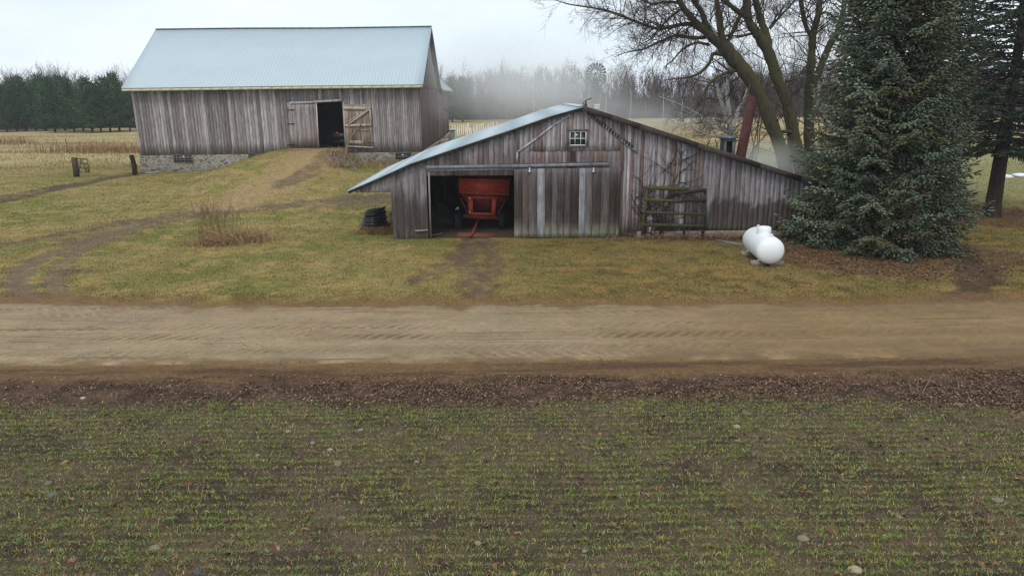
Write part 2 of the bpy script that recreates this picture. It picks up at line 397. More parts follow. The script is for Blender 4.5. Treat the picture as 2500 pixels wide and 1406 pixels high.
def groundcol(x, y):
    x = np.asarray(x, float); y = np.asarray(y, float)
    n1 = fbm(x*0.35, y*0.35, 11); n2 = fbm(x*1.1, y*1.6, 21); n3 = fbm(x*0.12, y*0.12, 31); n4 = fbm(x*4, y*4, 41, 3)
    def mix(c, d, m): return c*(1-m[..., None])+np.asarray(d)*m[..., None]
    c = np.ones(x.shape+(3,))*A(130, 118, 74)
    c = mix(c, A(112, 110, 60), ss(0.42, 0.62, n1))
    c = mix(c, A(152, 130, 86), ss(0.5, 0.68, n2)*0.7)
    c = mix(c, A(100, 84, 58), ss(0.55, 0.7, n4)*0.45)
    # browner near the shed and to the right
    m = ss(-6, 4, x)*ss(20, 22, y)*(1-ss(33, 40, y))
    c = mix(c, A(110, 94, 56), m*0.65); c = mix(c, A(134, 106, 64), m*ss(0.5, 0.72, n2)*0.6)
    c = mix(c, A(76, 68, 40), m*ss(0.5, 0.75, fbm(x*2.2, y*2.2, 77))*0.6)
    # far dry meadow
    m = ss(52, 72, y)*(1-ss(-38, -30, x)*0.0); m = np.maximum(m, ss(60, 74, y))
    fieldc = mix(np.ones(x.shape+(3,))*A(156, 142, 106), A(138, 118, 86), ss(0.4, 0.65, fbm(x*0.05, y*0.25, 51)))
    c = c*(1-m[..., None])+fieldc*m[..., None]
    m = ss(12, 20, x)*ss(36, 46, y)*(1-ss(75, 105, y))
    c = mix(c, A(128, 126, 90), m*0.8)
    # needle beds
    for (q, r) in ((SPRUCE, 5.2), (PINE, 4.6)):
        d = np.hypot(x-q.x, (y-q.y)*1.05)+2.2*(n2-0.5)
        c = mix(c, mix(np.ones(x.shape+(3,))*A(84, 62, 46), A(104, 78, 52), ss(0.4, 0.6, n4)), (1-ss(r*0.68, r, d))*0.85)
    # leaf bed along the shed's foundation
    m = ss(6.0, 9, x)*(1-ss(13, 15, x))*ss(29.0, 30.4, y+1.6*(n2-0.5))*(1-ss(31, 32, y)); c = mix(c, A(86, 56, 44), m*0.85)
    # mud and tracks
    mud = A(98, 82, 68); dk = A(74, 62, 54)
    def trk(k, w, col, s=0.9, lo=0.25):
        nonlocal c
        d = polydist(x, y, TR[k]); m = (1-ss(w*0.45, w, d+0.7*w*(n2-0.5)*1.6))*s*ss(lo-0.2, lo+0.25, n4*0.6+n1*0.4)
        c = mix(c, col, m)
    trk('loop_o', 0.6, A(108, 91, 74), 1.0, 0.25); trk('loop_i', 0.5, A(108, 91, 74), 0.95, 0.3)
    trk('loop_f', 2.1, A(110, 94, 72), 0.85, 0.36); trk('loop_f', 0.6, mud, 0.8, 0.45); trk('loop_g', 1.0, mud, 0.9, 0.38)
    trk('dark', 0.9, dk, 0.95, 0.3); trk('dark2', 0.7, mud*0.8, 0.9, 0.3); trk('far', 0.6, mud, 0.6, 0.4)
    trk('ramp_a', 2.6, A(146, 124, 90), 1.0, 0.22); trk('ramp_b', 1.1, A(106, 90, 68), 0.95, 0.34)
    for k in ('rut_a', 'rut_b', 'rut_c'): trk(k, 0.6, A(96, 78, 64), 0.85, 0.36)
    trk('right_a', 0.75, A(72, 56, 44), 0.95, 0.25); trk('right_b', 0.8, A(86, 66, 50), 0.8, 0.3); trk('right_c', 1.2, A(86, 66, 50), 0.75, 0.35); trk('mud1', 0.6, mud*0.8, 0.7, 0.3)
    # verge behind the road
    n, f = road_edges(x)
    m = ss(f+1.5, f+0.2, y+1.0*(n2-0.5)); c = mix(c, A(112, 86, 58), m*0.85)
    # near verge: brown mud, then leaves, then field soil
    m = ss(n+0.1, n-0.15, y); c = c*(1-m[..., None])+mix(np.ones(x.shape+(3,))*A(104, 82, 58), A(86, 66, 50), ss(0.4, 0.62, fbm(x*0.6, y*6, 61)))*m[..., None]
    m = ss(14.95, 14.55, y+0.5*(n2-0.5)); c = c*(1-m[..., None])+mix(np.ones(x.shape+(3,))*A(88, 68, 56), A(66, 52, 44), ss(0.4, 0.6, n4))*m[..., None]
    m = ss(13.85, 13.2, y+1.1*(n1-0.5)+0.4*(n2-0.5)+0.9*ss(7.5, 10.5, x)); soil = mix(np.ones(x.shape+(3,))*A(88, 75, 62), A(68, 59, 50), ss(0.4, 0.62, n2)); soil = mix(soil, A(92, 86, 56), ss(0.45, 0.66, fbm(x*1.4, y*4.5, 88))*0.5); soil = mix(soil, A(100, 86, 68), ss(0.55, 0.7, n4)*0.4)
    c = c*(1-m[..., None])+soil*m[..., None]
    # shed floor
    m = ss(30.75, 31.0, y)*(1-ss(40, 40.5, y))*ss(-5.3, -5.0, x)*(1-ss(13, 13.3, x)); c = mix(c, A(70, 62, 54), m*0.95)
    return c*1.16
def hmicro(x, y):
    z = np.zeros(np.shape(x))
    nf = ss(13.9, 13.2, y)
    z = z+nf*(0.05*(fbm(x*3.5, y*3.5, 101)-0.5)+0.05*(fbm(x*12, y*12, 102, 2)-0.5)+0.022*np.cos(2*math.pi*(y+0.03*np.sin(x*1.3))/0.19))
    z = z+(1-nf)*0.03*(fbm(x*2.2, y*2.2, 103)-0.5)*(1-ss(60, 90, y))
    z = z+ss(15.2, 14.8, y)*ss(13.2, 13.7, y)*0.06*(fbm(x*2.5, y*5, 104)-0.4)
    for k, w, dp in (('rut_a', 0.35, 0.06), ('rut_b', 0.35, 0.07), ('dark', 0.35, 0.10), ('right_a', 0.5, 0.06), ('loop_o', 0.3, 0.04)):
        z = z-dp*(1-ss(w*0.3, w, polydist(x, y, TR[k])))
    z = z+0.05*ss(20.9, 21.4, y)*ss(22.6, 21.6, y)*(fbm(x*0.8, y*1.3, 105)-0.2)
    return z
def axis_pts(segs):
    out = [segs[0][0]]
    for a, b, s0, s1 in segs:
        v = a; s = s0
        while v < b-1e-6:
            t = (v-a)/(b-a); v = min(b, v+s0+(s1-s0)*t); out.append(v)
    return np.array(out)
ys = axis_pts([(3.0, 7.0, 0.4, 0.1), (7.0, 22.0, 0.075, 0.085), (22.0, 34, 0.09, 0.14), (34, 60, 0.14, 0.3), (60, 140, 0.35, 2.5), (140, 1400, 3, 90)])
xp = axis_pts([(0, 11, 0.10, 0.11), (11, 24, 0.12, 0.22), (24, 45, 0.25, 0.6), (45, 160, 0.8, 4), (160, 1100, 6, 90)])
xs = np.concatenate([-xp[::-1], xp[1:]])
def sheet(name, xs, ys, zf, cf, mat):
    X, Y = np.meshgrid(xs, ys); Z = zf(X, Y); V = np.stack([X, Y, Z], -1).reshape(-1, 3)
    i = np.arange(len(ys)-1)[:, None]*len(xs); j = np.arange(len(xs)-1)[None, :]
    q = np.stack([i+j, i+j+1, i+j+1+len(xs), i+j+len(xs)], -1).reshape(-1, 4)
    me = npmesh(name, V, [q], cf(X, Y).reshape(-1, 3), True)
    o = link(name, me, mat); tag(o, kind='structure'); return o
def m_ground():
    m, t, b = newmat('ground_turf')
    v = coord(t); a = attr(t)
    f1 = noise(t, v, 9.0, 6, 0.65); f2 = noise(t, v, 38.0, 3, 0.6); f3 = noise(t, v, 2.0, 5, 0.6)
    c = mixc(t, 0.75, a, mixc(t, 1.0, a, ramp(t, f1, [(0.3, (0.55, 0.55, 0.52)), (0.52, (1,)*3), (0.72, (1.4, 1.38, 1.3))]), 'MULTIPLY'))
    c = mixc(t, 0.6, c, mixc(t, 1.0, c, ramp(t, f2, [(0.32, (0.5,)*3), (0.65, (1.3,)*3)]), 'MULTIPLY'))
    c = mixc(t, 0.5, c, mixc(t, 1.0, c, ramp(t, f3, [(0.3, (0.75, 0.78, 0.72)), (0.7, (1.22, 1.18, 1.15))]), 'MULTIPLY'))
    L(t, c, b.inputs['Base Color']); b.inputs['Roughness'].default_value = 0.95; b.inputs['Specular IOR Level'].default_value = 0.1
    mm = N(t, 'ShaderNodeMath', operation='ADD'); L(t, f1, mm.inputs[0]); L(t, f2, mm.inputs[1]); bump(t, b, mm.outputs[0], 0.7, 0.04)
    return m
M_GROUND = m_ground()
sheet('ground', xs, ys, lambda x, y: hbase(x, y)+hmicro(x, y), groundcol, M_GROUND)
# the dirt road: a sheet that dives under the verge at its ragged edges
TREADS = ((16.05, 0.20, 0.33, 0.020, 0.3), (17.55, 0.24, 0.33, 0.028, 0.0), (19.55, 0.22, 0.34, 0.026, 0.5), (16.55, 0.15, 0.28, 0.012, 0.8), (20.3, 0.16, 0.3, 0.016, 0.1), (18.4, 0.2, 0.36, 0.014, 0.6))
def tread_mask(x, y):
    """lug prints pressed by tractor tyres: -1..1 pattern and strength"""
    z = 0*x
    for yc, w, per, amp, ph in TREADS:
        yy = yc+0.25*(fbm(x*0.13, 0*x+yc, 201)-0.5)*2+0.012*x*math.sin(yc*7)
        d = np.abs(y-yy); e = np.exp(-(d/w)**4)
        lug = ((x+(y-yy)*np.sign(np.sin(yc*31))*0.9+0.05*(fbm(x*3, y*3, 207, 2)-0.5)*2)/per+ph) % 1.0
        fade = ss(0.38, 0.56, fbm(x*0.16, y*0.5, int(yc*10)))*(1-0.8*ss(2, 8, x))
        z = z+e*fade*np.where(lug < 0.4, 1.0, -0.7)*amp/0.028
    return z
def road_tread(x, y): return 0.028*tread_mask(x, y)
def road_z(x, y):
    n, f = road_edges(x)
    e = np.minimum(ss(n-0.08, n+0.22, y), ss(f+0.12, f-0.25, y))
    r = hbase(x, y)-0.06+0.092*e
    st = 0.018*(fbm(x*0.10, y*5.5, 210)-0.5)*ss(0.3, 0.6, fbm(x*0.2, y*0.3, 212))+0.012*(fbm(x*3, y*3, 211)-0.5)
    return r+e*(st+road_tread(x, y))
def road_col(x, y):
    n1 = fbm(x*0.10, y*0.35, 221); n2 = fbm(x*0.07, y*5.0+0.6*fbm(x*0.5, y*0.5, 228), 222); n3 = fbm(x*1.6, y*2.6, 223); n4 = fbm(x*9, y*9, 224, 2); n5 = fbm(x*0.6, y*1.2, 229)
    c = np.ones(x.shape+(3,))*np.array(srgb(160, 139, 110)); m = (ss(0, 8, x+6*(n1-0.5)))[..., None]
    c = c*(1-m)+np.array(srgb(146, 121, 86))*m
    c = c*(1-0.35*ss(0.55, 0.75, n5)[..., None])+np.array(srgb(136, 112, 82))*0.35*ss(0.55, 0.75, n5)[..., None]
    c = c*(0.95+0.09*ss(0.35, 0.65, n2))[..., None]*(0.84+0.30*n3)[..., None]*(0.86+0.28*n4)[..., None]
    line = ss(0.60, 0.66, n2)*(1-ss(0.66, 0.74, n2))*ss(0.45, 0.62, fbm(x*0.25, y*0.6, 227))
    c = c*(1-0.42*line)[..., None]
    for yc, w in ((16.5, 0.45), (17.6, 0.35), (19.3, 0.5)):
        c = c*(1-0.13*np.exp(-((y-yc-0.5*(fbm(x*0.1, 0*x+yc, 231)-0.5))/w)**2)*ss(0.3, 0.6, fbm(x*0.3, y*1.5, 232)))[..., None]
    t = tread_mask(x, y); c = c*(1-0.46*np.clip(-t, 0, 1)+0.14*np.clip(t, 0, 1))[..., None]  # lug relief shading put into the colour: hollows darker, raised lugs lighter
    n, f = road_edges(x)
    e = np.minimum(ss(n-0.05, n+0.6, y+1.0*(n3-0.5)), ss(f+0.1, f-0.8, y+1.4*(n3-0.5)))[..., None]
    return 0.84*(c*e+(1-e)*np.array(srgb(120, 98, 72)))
def m_road():
    m, t, b = newmat('packed_dirt'); v = coord(t); a = attr(t)
    f1 = noise(t, coord(t, (1, 2.2, 1)), 14.0, 6, 0.7); f2 = noise(t, v, 60.0, 3)
    vo = N(t, 'ShaderNodeTexVoronoi', {'Scale': 5.5}); L(t, v, vo.inputs['Vector'])
    c = mixc(t, 0.6, a, mixc(t, 1.0, a, ramp(t, f1, [(0.3, (0.72,)*3), (0.7, (1.2,)*3)]), 'MULTIPLY'))
    c = mixc(t, 0.5, c, mixc(t, 1.0, c, ramp(t, f2, [(0.3, (0.75,)*3), (0.7, (1.2,)*3)]), 'MULTIPLY'))
    c = mixc(t, ramp(t, vo.outputs['Distance'], [(0.05, (0.5,)*3), (0.1, (0,)*3)]), c, srgb(92, 80, 66))
    L(t, c, b.inputs['Base Color']); b.inputs['Roughness'].default_value = 0.9; b.inputs['Specular IOR Level'].default_value = 0.15
    bump(t, b, f1, 0.5, 0.03)
    return m
rx = axis_pts([(0, 17, 0.06, 0.06), (17, 60, 0.15, 0.8), (60, 400, 1, 20)]); rx = np.concatenate([-rx[::-1], rx[1:]])
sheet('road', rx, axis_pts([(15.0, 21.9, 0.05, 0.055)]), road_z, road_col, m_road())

# ------------------------------------------------------------------ grass, leaves, pebbles (uncountable)
def blades(name, x, y, h, w, lean, col, label, seed=1):
    r = np.random.default_rng(seed); n = len(x); z = hbase(x, y)+hmicro(x, y)-0.004
    a = r.uniform(0, 2*math.pi, n); b = r.uniform(0, 2*math.pi, n)
    dx, dy = np.cos(a), np.sin(a); sx, sy = np.cos(b)*w/2, np.sin(b)*w/2
    base = np.stack([x, y, z], 1); s = np.stack([sx, sy, 0*x], 1)
    mid = base+np.stack([dx*h*np.sin(lean*0.6)*0.55, dy*h*np.sin(lean*0.6)*0.55, h*np.cos(lean*0.6)*0.55], 1)
    tip = mid+np.stack([dx*h*np.sin(lean*1.25)*0.5, dy*h*np.sin(lean*1.25)*0.5, h*np.cos(lean*1.25)*0.5], 1)
    V = np.stack([base-s, base+s, mid+s*0.8, mid-s*0.8, tip], 1).reshape(-1, 3)
    o = np.arange(n)[:, None]*5
    me = npmesh(name, V, [o+np.array([[0, 1, 2, 3]]), o+np.array([[3, 2, 4]])], np.repeat(col, 5, 0))
    ob = link(name, me, M_LEAF); tag(ob, label, name.replace('_', ' '), kind='stuff'); return ob
def scatter(n, x0, x1, y0, y1, dens, seed, persp=True):
    r = np.random.default_rng(seed)
    y = y0+(y1-y0)*r.random(n); x = r.uniform(-1, 1, n)*(0.78*y+2.0) if persp else r.uniform(x0, x1, n)
    k = r.random(n) < dens(x, y); return x[k], y[k], r
# seedlings in drilled rows
def fdens(x, y):
    e = ss(13.9, 13.2, y+1.1*(fbm(x*0.35, y*0.35, 11)-0.5)+0.9*ss(7.5, 10.5, x))
    row = 0.05+0.95*(0.5+0.5*np.cos(2*math.pi*(y+0.03*np.sin(x*1.3))/0.19))**1.6
    return e*row*(0.30+0.62*ss(0.36, 0.66, fbm(x*1.4, y*4.5, 88)*0.6+fbm(x*2.6, y*2.6, 89)*0.4))
x, y, r = scatter(640000, 0, 0, 6.6, 14.0, fdens, 3)
kc = 14000; cy_ = r.uniform(6.6, 13.9, kc); cy_ = np.where(r.random(kc) < 0.75, np.round(cy_/0.19)*0.19+r.normal(0, 0.03, kc), cy_); cx_ = r.uniform(-1, 1, kc)*(0.78*cy_+2); kk_ = r.random(kc) < (0.40+0.60*ss(0.40, 0.60, fbm(cx_*1.6, cy_*3.2, 95)))*ss(13.9, 13.2, cy_+1.1*(fbm(cx_*0.35, cy_*0.35, 11)-0.5)+0.9*ss(7.5, 10.5, cx_))
cx_, cy_ = cx_[kk_], cy_[kk_]; nb = r.integers(6, 30, len(cx_)); sp_ = np.repeat(r.uniform(0.02, 0.075, len(cx_)), nb)
x = np.concatenate([x[::3], np.repeat(cx_, nb)+r.normal(0, 1, nb.sum())*sp_]); y = np.concatenate([y[::3], np.repeat(cy_, nb)+r.normal(0, 0.6, nb.sum())*sp_])
ctint = np.concatenate([np.ones((len(x)-nb.sum(), 3)), np.repeat(np.stack([r.uniform(0.8, 1.25, len(nb)), r.uniform(0.8, 1.15, len(nb)), r.uniform(0.7, 1.1, len(nb))], 1), nb, 0)])
n = len(x); pat = fbm(x*1.4, y*4.5, 88)[:, None]; pat2 = fbm(x*0.8, y*1.2, 90)[:, None]
c = np.array(srgb(104, 116, 58))*(pat > 0)*1.0
g1, g2, g3, g4 = (np.array(srgb(*q)) for q in ((106, 122, 64), (142, 142, 78), (172, 158, 112), (92, 104, 68)))
pick = r.random(n)[:, None]; c = np.where(pick < 0.45, g1, np.where(pick < 0.68+0.2*(pat2-0.5), g2, np.where(pick < 0.82, g3, g4)))*r.uniform(0.7, 1.3, (n, 1))*ctint
blades('crop_seedlings', x, y, r.uniform(0.03, 0.085, n), r.uniform(0.005, 0.012, n), r.uniform(0.6, 1.45, n), c, 'thin green seedlings growing in drilled rows on the bare field', 5)
# dead straw in the field
x, y, r = scatter(30000, 0, 0, 6.6, 14.6, lambda x, y: 0.5+0*x, 9); n = len(x)
c = np.array(srgb(164, 140, 104))*r.uniform(0.4, 1.2, (n, 1))
blades('straw', x, y, r.uniform(0.05, 0.17, n), r.uniform(0.004, 0.009, n), r.uniform(1.0, 1.45, n), c, 'scattered pale straw bits lying between the seedlings', 6)
# lawn
def ldens(x, y):
    n, f = road_edges(x); d = ss(f+0.0, f+0.9, y+0.7*(fbm(x*1.2, y*1.6, 21)-0.5))
    for k, w in (('loop_o', 0.5), ('loop_i', 0.35), ('loop_f', 0.6), ('rut_a', 0.35), ('rut_b', 0.35), ('rut_c', 0.3), ('right_a', 0.7), ('dark', 0.7), ('ramp_a', 0.5), ('ramp_b', 0.5)):
        d = d*(0.12+0.88*ss(w*0.3, w*1.2, polydist(x, y, TR[k])))
    d = d*(0.1+0.9*ss(3.5, 5.8, np.hypot(x-SPRUCE.x, y-SPRUCE.y)))
    d = d*(1-ss(30.5, 30.8, y)*(1-ss(40.4, 40.7, y))*ss(-5.4, -5.1, x)*(1-ss(13.2, 13.5, x)))
    return d*(0.4+0.6*ss(0.35, 0.55, fbm(x*2.4, y*2.4, 91)))
x, y, r = scatter(330000, 0, 0, 20.3, 34.0, ldens, 13); n = len(x)
def lawncol(x, y, r):
    c = groundcol(x, y); n = len(x); p = r.random(n)[:, None]
    t = np.where(p < 0.35, np.array([1.15, 1.1, 0.95]), np.where(p < 0.6, np.array([0.72, 0.9, 0.6]), np.array([0.95, 0.85, 0.8])))
    return np.clip(c*t*1.12*r.uniform(0.55, 1.5, (n, 1)), 0, 1)
blades('lawn_grass', x, y, r.uniform(0.035, 0.085, n), r.uniform(0.010, 0.02, n), r.uniform(0.5, 1.4, n), lawncol(x, y, r), 'short winter grass of the farmyard between road and buildings', 7)
x, y, r = scatter(200000, 0, 0, 34.0, 62.0, ldens, 14); n = len(x)
blades('yard_grass', x, y, r.uniform(0.05, 0.11, n), r.uniform(0.02, 0.035, n), r.uniform(0.5, 1.4, n), lawncol(x, y, r), 'short yellow green grass of the yard in front of the big barn', 8)
# taller dry meadow
def mdens(x, y): return ss(56, 64, y+5*(fbm(x*0.2, y*0.2, 33)-0.5))*(0.25+0.75*ss(0.4, 0.6, fbm(x*0.15, y*0.3, 93)))
x, y, r = scatter(120000, 0, 0, 56.0, 128.0, mdens, 15); n = len(x)
k = ~((x > -31) & (x < -6) & (y < 82)); x, y = x[k], y[k]; n = len(x)
blades('meadow_grass', x, y, r.uniform(0.12, 0.35, n), r.uniform(0.03, 0.06, n), r.uniform(0.2, 1.1, n), lawncol(x, y, r)*0.95, 'dry tan meadow grass beyond the barn and the shed', 9)
# leaves
def leaves(name, x, y, size, cols, label, seed, lift=0.02):
    r = np.random.default_rng(seed); n = len(x); z = hbase(x, y)+hmicro(x, y)+r.uniform(0.002, lift, n)
    a = r.uniform(0, 2*math.pi, n); u = np.stack([np.cos(a), np.sin(a), r.uniform(-0.6, 0.6, n)], 1); v = np.stack([-np.sin(a), np.cos(a), r.uniform(-0.7, 0.7, n)], 1)
    s = size[:, None]; p = np.stack([x, y, z], 1); k = np.stack([0*x, 0*x, r.uniform(-0.3, 0.5, n)*size], 1)
    V = np.stack([p-u*s, p-v*s*0.6+k, p+u*s, p+v*s*0.6+k], 1).reshape(-1, 3)
    o = np.arange(n)[:, None]*4
    me = npmesh(name, V, [o+np.array([[0, 1, 2]]), o+np.array([[0, 2, 3]])], np.repeat(cols, 4, 0))
    ob = link(name, me, M_LEAF); tag(ob, label, name.replace('_', ' '), kind='stuff'); return ob
def leafcol(r, n):
    p = r.random(n)[:, None]; a = np.array(srgb(92, 68, 54)); b = np.array(srgb(116, 92, 72)); d = np.array(srgb(70, 52, 44)); e = np.array(srgb(140, 118, 92))
    return np.where(p < 0.45, a, np.where(p < 0.7, b, np.where(p < 0.92, d, e)))*r.uniform(0.7, 1.25, (n, 1))
def vdens(x, y): return ss(13.0, 13.9, y+1.0*(fbm(x*0.35, y*0.35, 11)-0.5)+0.9*ss(7.5, 10.5, x))*ss(15.05, 14.7, y+0.5*(fbm(x*0.9, y, 71)-0.5))*(0.2+0.8*ss(-9, -3, x))*(0.15+0.85*ss(0.38, 0.58, fbm(x*1.5, y*3, 72)))
x, y, r = scatter(80000, 0, 0, 12.6, 15.2, vdens, 17); n = len(x)
leaves('leaf_litter', x, y, r.uniform(0.012, 0.036, n), leafcol(r, n)*1.1, 'brown fallen leaves piled along the near roadside', 18, 0.05)
x, y, r = scatter(4200, 0, 0, 6.8, 13.4, lambda x, y: 0.25+0.5*ss(2, 8, x), 19); n = len(x)
leaves('fallen_leaves', x, y, r.uniform(0.03, 0.06, n), leafcol(r, n)*np.array([1.15, 0.85, 0.85]), 'loose reddish brown leaves lying among the seedlings', 20)
x, y, r = scatter(34000, 0, 0, 21.5, 31.0, lambda x, y: ((1-ss(3.2, 5.2, np.hypot(x-SPRUCE.x, y-SPRUCE.y)))+0.9*ss(29.2, 30.2, y)*ss(6.5, 8, x)*(1-ss(13.5, 15, x))*ss(30.75, 30.6, y)+0.13*ss(-4, 6, x)*(0.3+0.7*ss(0.4, 0.6, fbm(x*0.8, y*0.8, 97)))), 23); n = len(x)
leaves('yard_leaves', x, y, r.uniform(0.03, 0.06, n), leafcol(r, n)*0.9, 'dark fallen leaves and needles under the spruce and along the shed wall', 24)

# ------------------------------------------------------------------ stones lying in the field
def stone_mesh(seed, sx, sy, sz, col):
    import bmesh
    bm = bmesh.new(); bmesh.ops.create_icosphere(bm, subdivisions=3, radius=1.0)
    r = random.Random(seed); ph = [r.uniform(0, 6) for i in range(9)]
    for v in bm.verts:
        c = v.co; k = 1+0.14*math.sin(2.1*c.x+ph[0])*math.sin(1.9*c.y+ph[1])+0.11*math.sin(3.1*c.z+ph[2]+c.x*2)+0.05*math.sin(5.2*c.y+ph[3])*math.sin(4.7*c.x+ph[4])
        v.co = Vector((c.x*sx*k, c.y*sy*k, c.z*sz*k))
    me = bpy.data.meshes.new('stone'); bm.to_mesh(me); bm.free()
    for p in me.polygons: p.use_smooth = True
    a = me.attributes.new('Col', 'FLOAT_COLOR', 'POINT'); a.data.foreach_set('color', np.tile(np.array(list(col)+[1], np.float32), len(me.vertices)))
    return me
M_ROCK = m_attr('field_stone', 0.85, 14, 0.75, 1.2, 0.3)
STONES = [
 (826, 1131, 22, 18, (150, 134, 110), 'round tan stone, largest in the left half of the green field'),
 (1799, 1041, 17, 14, (188, 174, 142), 'pale cream stone near the leaf strip, below the propane tank'),
 (1822, 1009, 26, 14, (128, 118, 100), 'flat brownish grey stone right under the leaf strip, below the propane tank'),
 (1167, 1324, 18, 16, (168, 152, 118), 'round beige stone low in the middle of the field'),
 (838, 1265, 15, 14, (150, 138, 108), 'dull tan stone in the grass below the largest left stone'),
 (2088, 1392, 30, 14, (190, 176, 142), 'long pale stone at the bottom edge of the field, right of middle'),
 (2034, 1293, 36, 16, (120, 98, 70), 'wide brown stone half sunk in the field at lower right'),
 (1963, 1315, 26, 13, (158, 146, 124), 'flat light grey stone just left of the wide brown stone'),
 (376, 1339, 24, 13, (150, 142, 122), 'flat grey tan stone at lower left of the field'),
 (416, 1344, 12, 12, (158, 150, 132), 'small pale stone just right of the flat lower left stone'),
 (118, 1180, 17, 12, (128, 124, 114), 'grey stone at the far left of the field'),
 (124, 1208, 22, 9, (120, 122, 114), 'flat slate grey stone under the far left stone'),
 (158, 1128, 13, 11, (184, 152, 110), 'orange tan stone in the upper left of the field'),
 (880, 1049, 13, 11, (172, 160, 132), 'small round cream stone up near the leaf strip, left of middle'),
 (806, 1097, 14, 9, (184, 180, 162), 'small whitish stone just above the largest left stone'),
 (702, 1053, 15, 10, (170, 158, 124), 'yellowish stone in the upper field, left of middle'),
 (203, 971, 12, 8, (196, 188, 168), 'small white stone in the mud of the left roadside'),
 (762, 1081, 14, 10, (152, 144, 128), 'grey stone left of the small whitish stone'),
 (2345, 988, 22, 8, (170, 148, 120), 'pinkish tan stone in the leaves at upper right of the field'),
 (1804, 1077, 16, 7, (186, 168, 130), 'narrow pale stone lying below the cream stone'),
 (2020, 1199, 12, 9, (176, 160, 130), 'small tan stone in the middle of the right field'),
 (2438, 1221, 22, 11, (142, 142, 128), 'grey green stone near the right edge of the field'),
 (2195, 1261, 17, 9, (140, 130, 112), 'dull grey stone in the lower right grass'),
 (628, 1112, 11, 8, (164, 156, 140), 'little grey stone in the left field between two green patches'),
 (482, 1396, 22, 14, (96, 98, 104), 'dark blue grey stone at the bottom edge of the left field'),
 (1426, 1345, 12, 9, (164, 162, 150), 'small pale grey stone right of the round beige stone'),
 (927, 1342, 13, 11, (166, 152, 118), 'small beige stone left of the round beige stone in the lower field'),
 (1016, 1127, 13, 7, (166, 156, 140), 'thin pale stone right of the largest left stone'),
]
for i, (px, py, w, h, col, lab) in enumerate(STONES):
    p = G(px, py+h*0.35); d = (p-Vector((0, 0, CAMH))).length; sx = w/2/F*d*1.02; sz = h/2/F*d*0.95
    o = link('stone', stone_mesh(i, sx*0.92, sx*random.Random(i).uniform(0.65, 0.9), sz*0.85, tuple(q*0.62 for q in srgb(*col))), M_ROCK)
    o.location = (p.x, p.y+sx*0.3, p.z+sz*0.42); o.rotation_euler = (0.1, 0.05, random.Random(i+50).uniform(-0.4, 0.4))
    tag(o, lab, 'stone', 'stones lying in the green field')
# pebbles
def pebbles():
    r = np.random.default_rng(31); n = 6000
    y = np.concatenate([r.uniform(7, 14.6, n//2), r.uniform(15.7, 21.0, n//2)]); x = r.uniform(-1, 1, len(y))*(0.76*y+1); n = len(y)
    oc = np.array([(1,0,0),(0,1,0),(-1,0,0),(0,-1,0),(0,0,1),(0,0,-1)], float); oc = np.concatenate([oc, ])
    s = r.uniform(0.008, 0.026, n)*np.where(y > 15, 0.7, 1.0)
    z = hbase(x, y)+hmicro(x, y)+np.where(y > 15, 0.03, 0.0)
    a = r.uniform(0, 6.28, n); ca, sa = np.cos(a), np.sin(a); k = r.uniform(0.6, 1.3, (n, 6, 1))
    q = oc[None]*k*s[:, None, None]*np.array([1.2, 0.9, 0.7]); X = q[..., 0]*ca[:, None]-q[..., 1]*sa[:, None]; Y = q[..., 0]*sa[:, None]+q[..., 1]*ca[:, None]
    V = np.stack([X+x[:, None], Y+y[:, None], q[..., 2]+z[:, None]+0.25*s[:, None]], -1).reshape(-1, 3)
    t = np.array([(0,1,4),(1,2,4),(2,3,4),(3,0,4),(1,0,5),(2,1,5),(3,2,5),(0,3,5)])
    c = np.array(srgb(128, 116, 98))*r.uniform(0.35, 1.1, (n, 1))
    o = link('pebbles', npmesh('pebbles', V, [(np.arange(n)[:, None, None]*6+t[None]).reshape(-1, 3)], np.repeat(c, 6, 0), True), M_ROCK)
    tag(o, 'small pebbles and clods scattered over field and road', 'pebbles', kind='stuff')
pebbles()
# ------------------------------------------------------------------ boarded walls
def boards(mb, o, u, n, s0, s1, w, zb, zt, th, colf, seed, gap=0.008, lev=9, rag=0.0, jit=0.012):
    """vertical boards along horizontal direction u from o; n = outward normal"""
    r = random.Random(seed); o = Vector(o); u = Vector(u).normalized(); n = Vector(n).normalized(); s = s0
    while s < s1-0.02:
        ww = w*r.uniform(0.78, 1.25); e = min(s+ww, s1)
        if s1-e < 0.07: e = s1
        a, b = s+gap/2, e-gap/2; base = colf(r, s); y = r.uniform(0, jit); tilt = r.uniform(-1, 1)*0.004
        za, zc = zb(a)-r.uniform(0, rag), zb(b)-r.uniform(0, rag); ta, tb = zt(a), zt(b)
        if min(ta-za, tb-zc) > 0.02:
            vs = []; cs = []
            for k in range(lev):
                f = k/(lev-1)
                for q, z in ((a, za+(ta-za)*f), (b, zc+(tb-zc)*f)):
                    p = o+u*(q+tilt*f); vs += [p+n*y, p+n*(y-th)]
                    vs[-2] = Vector((vs[-2].x, vs[-2].y, z)); vs[-1] = Vector((vs[-1].x, vs[-1].y, z))
                    c = base(q, z) if callable(base) else base; cs += [c, c]
            fs = []
            for k in range(lev-1):
                i = k*4; j = i+4    # 0:a front 1:a back 2:b front 3:b back
                fs += [(i, i+2, j+2, j), (i+3, i+1, j+1, j+3), (i+1, i, j, j+1), (i+2, i+3, j+3, j+2)]
            m = (lev-1)*4; fs += [(0, 1, 3, 2), (m, m+2, m+3, m+1)]
            bb = mb.add(vs, fs); mb.c[bb:bb+len(vs)] = cs
        s = e
def lerp3(a, b, t): return tuple(x+(y-x)*t for x, y in zip(a, b))
def sm(a, b, x):
    t = max(0.0, min(1.0, (x-a)/(b-a))); return t*t*(3-2*t)
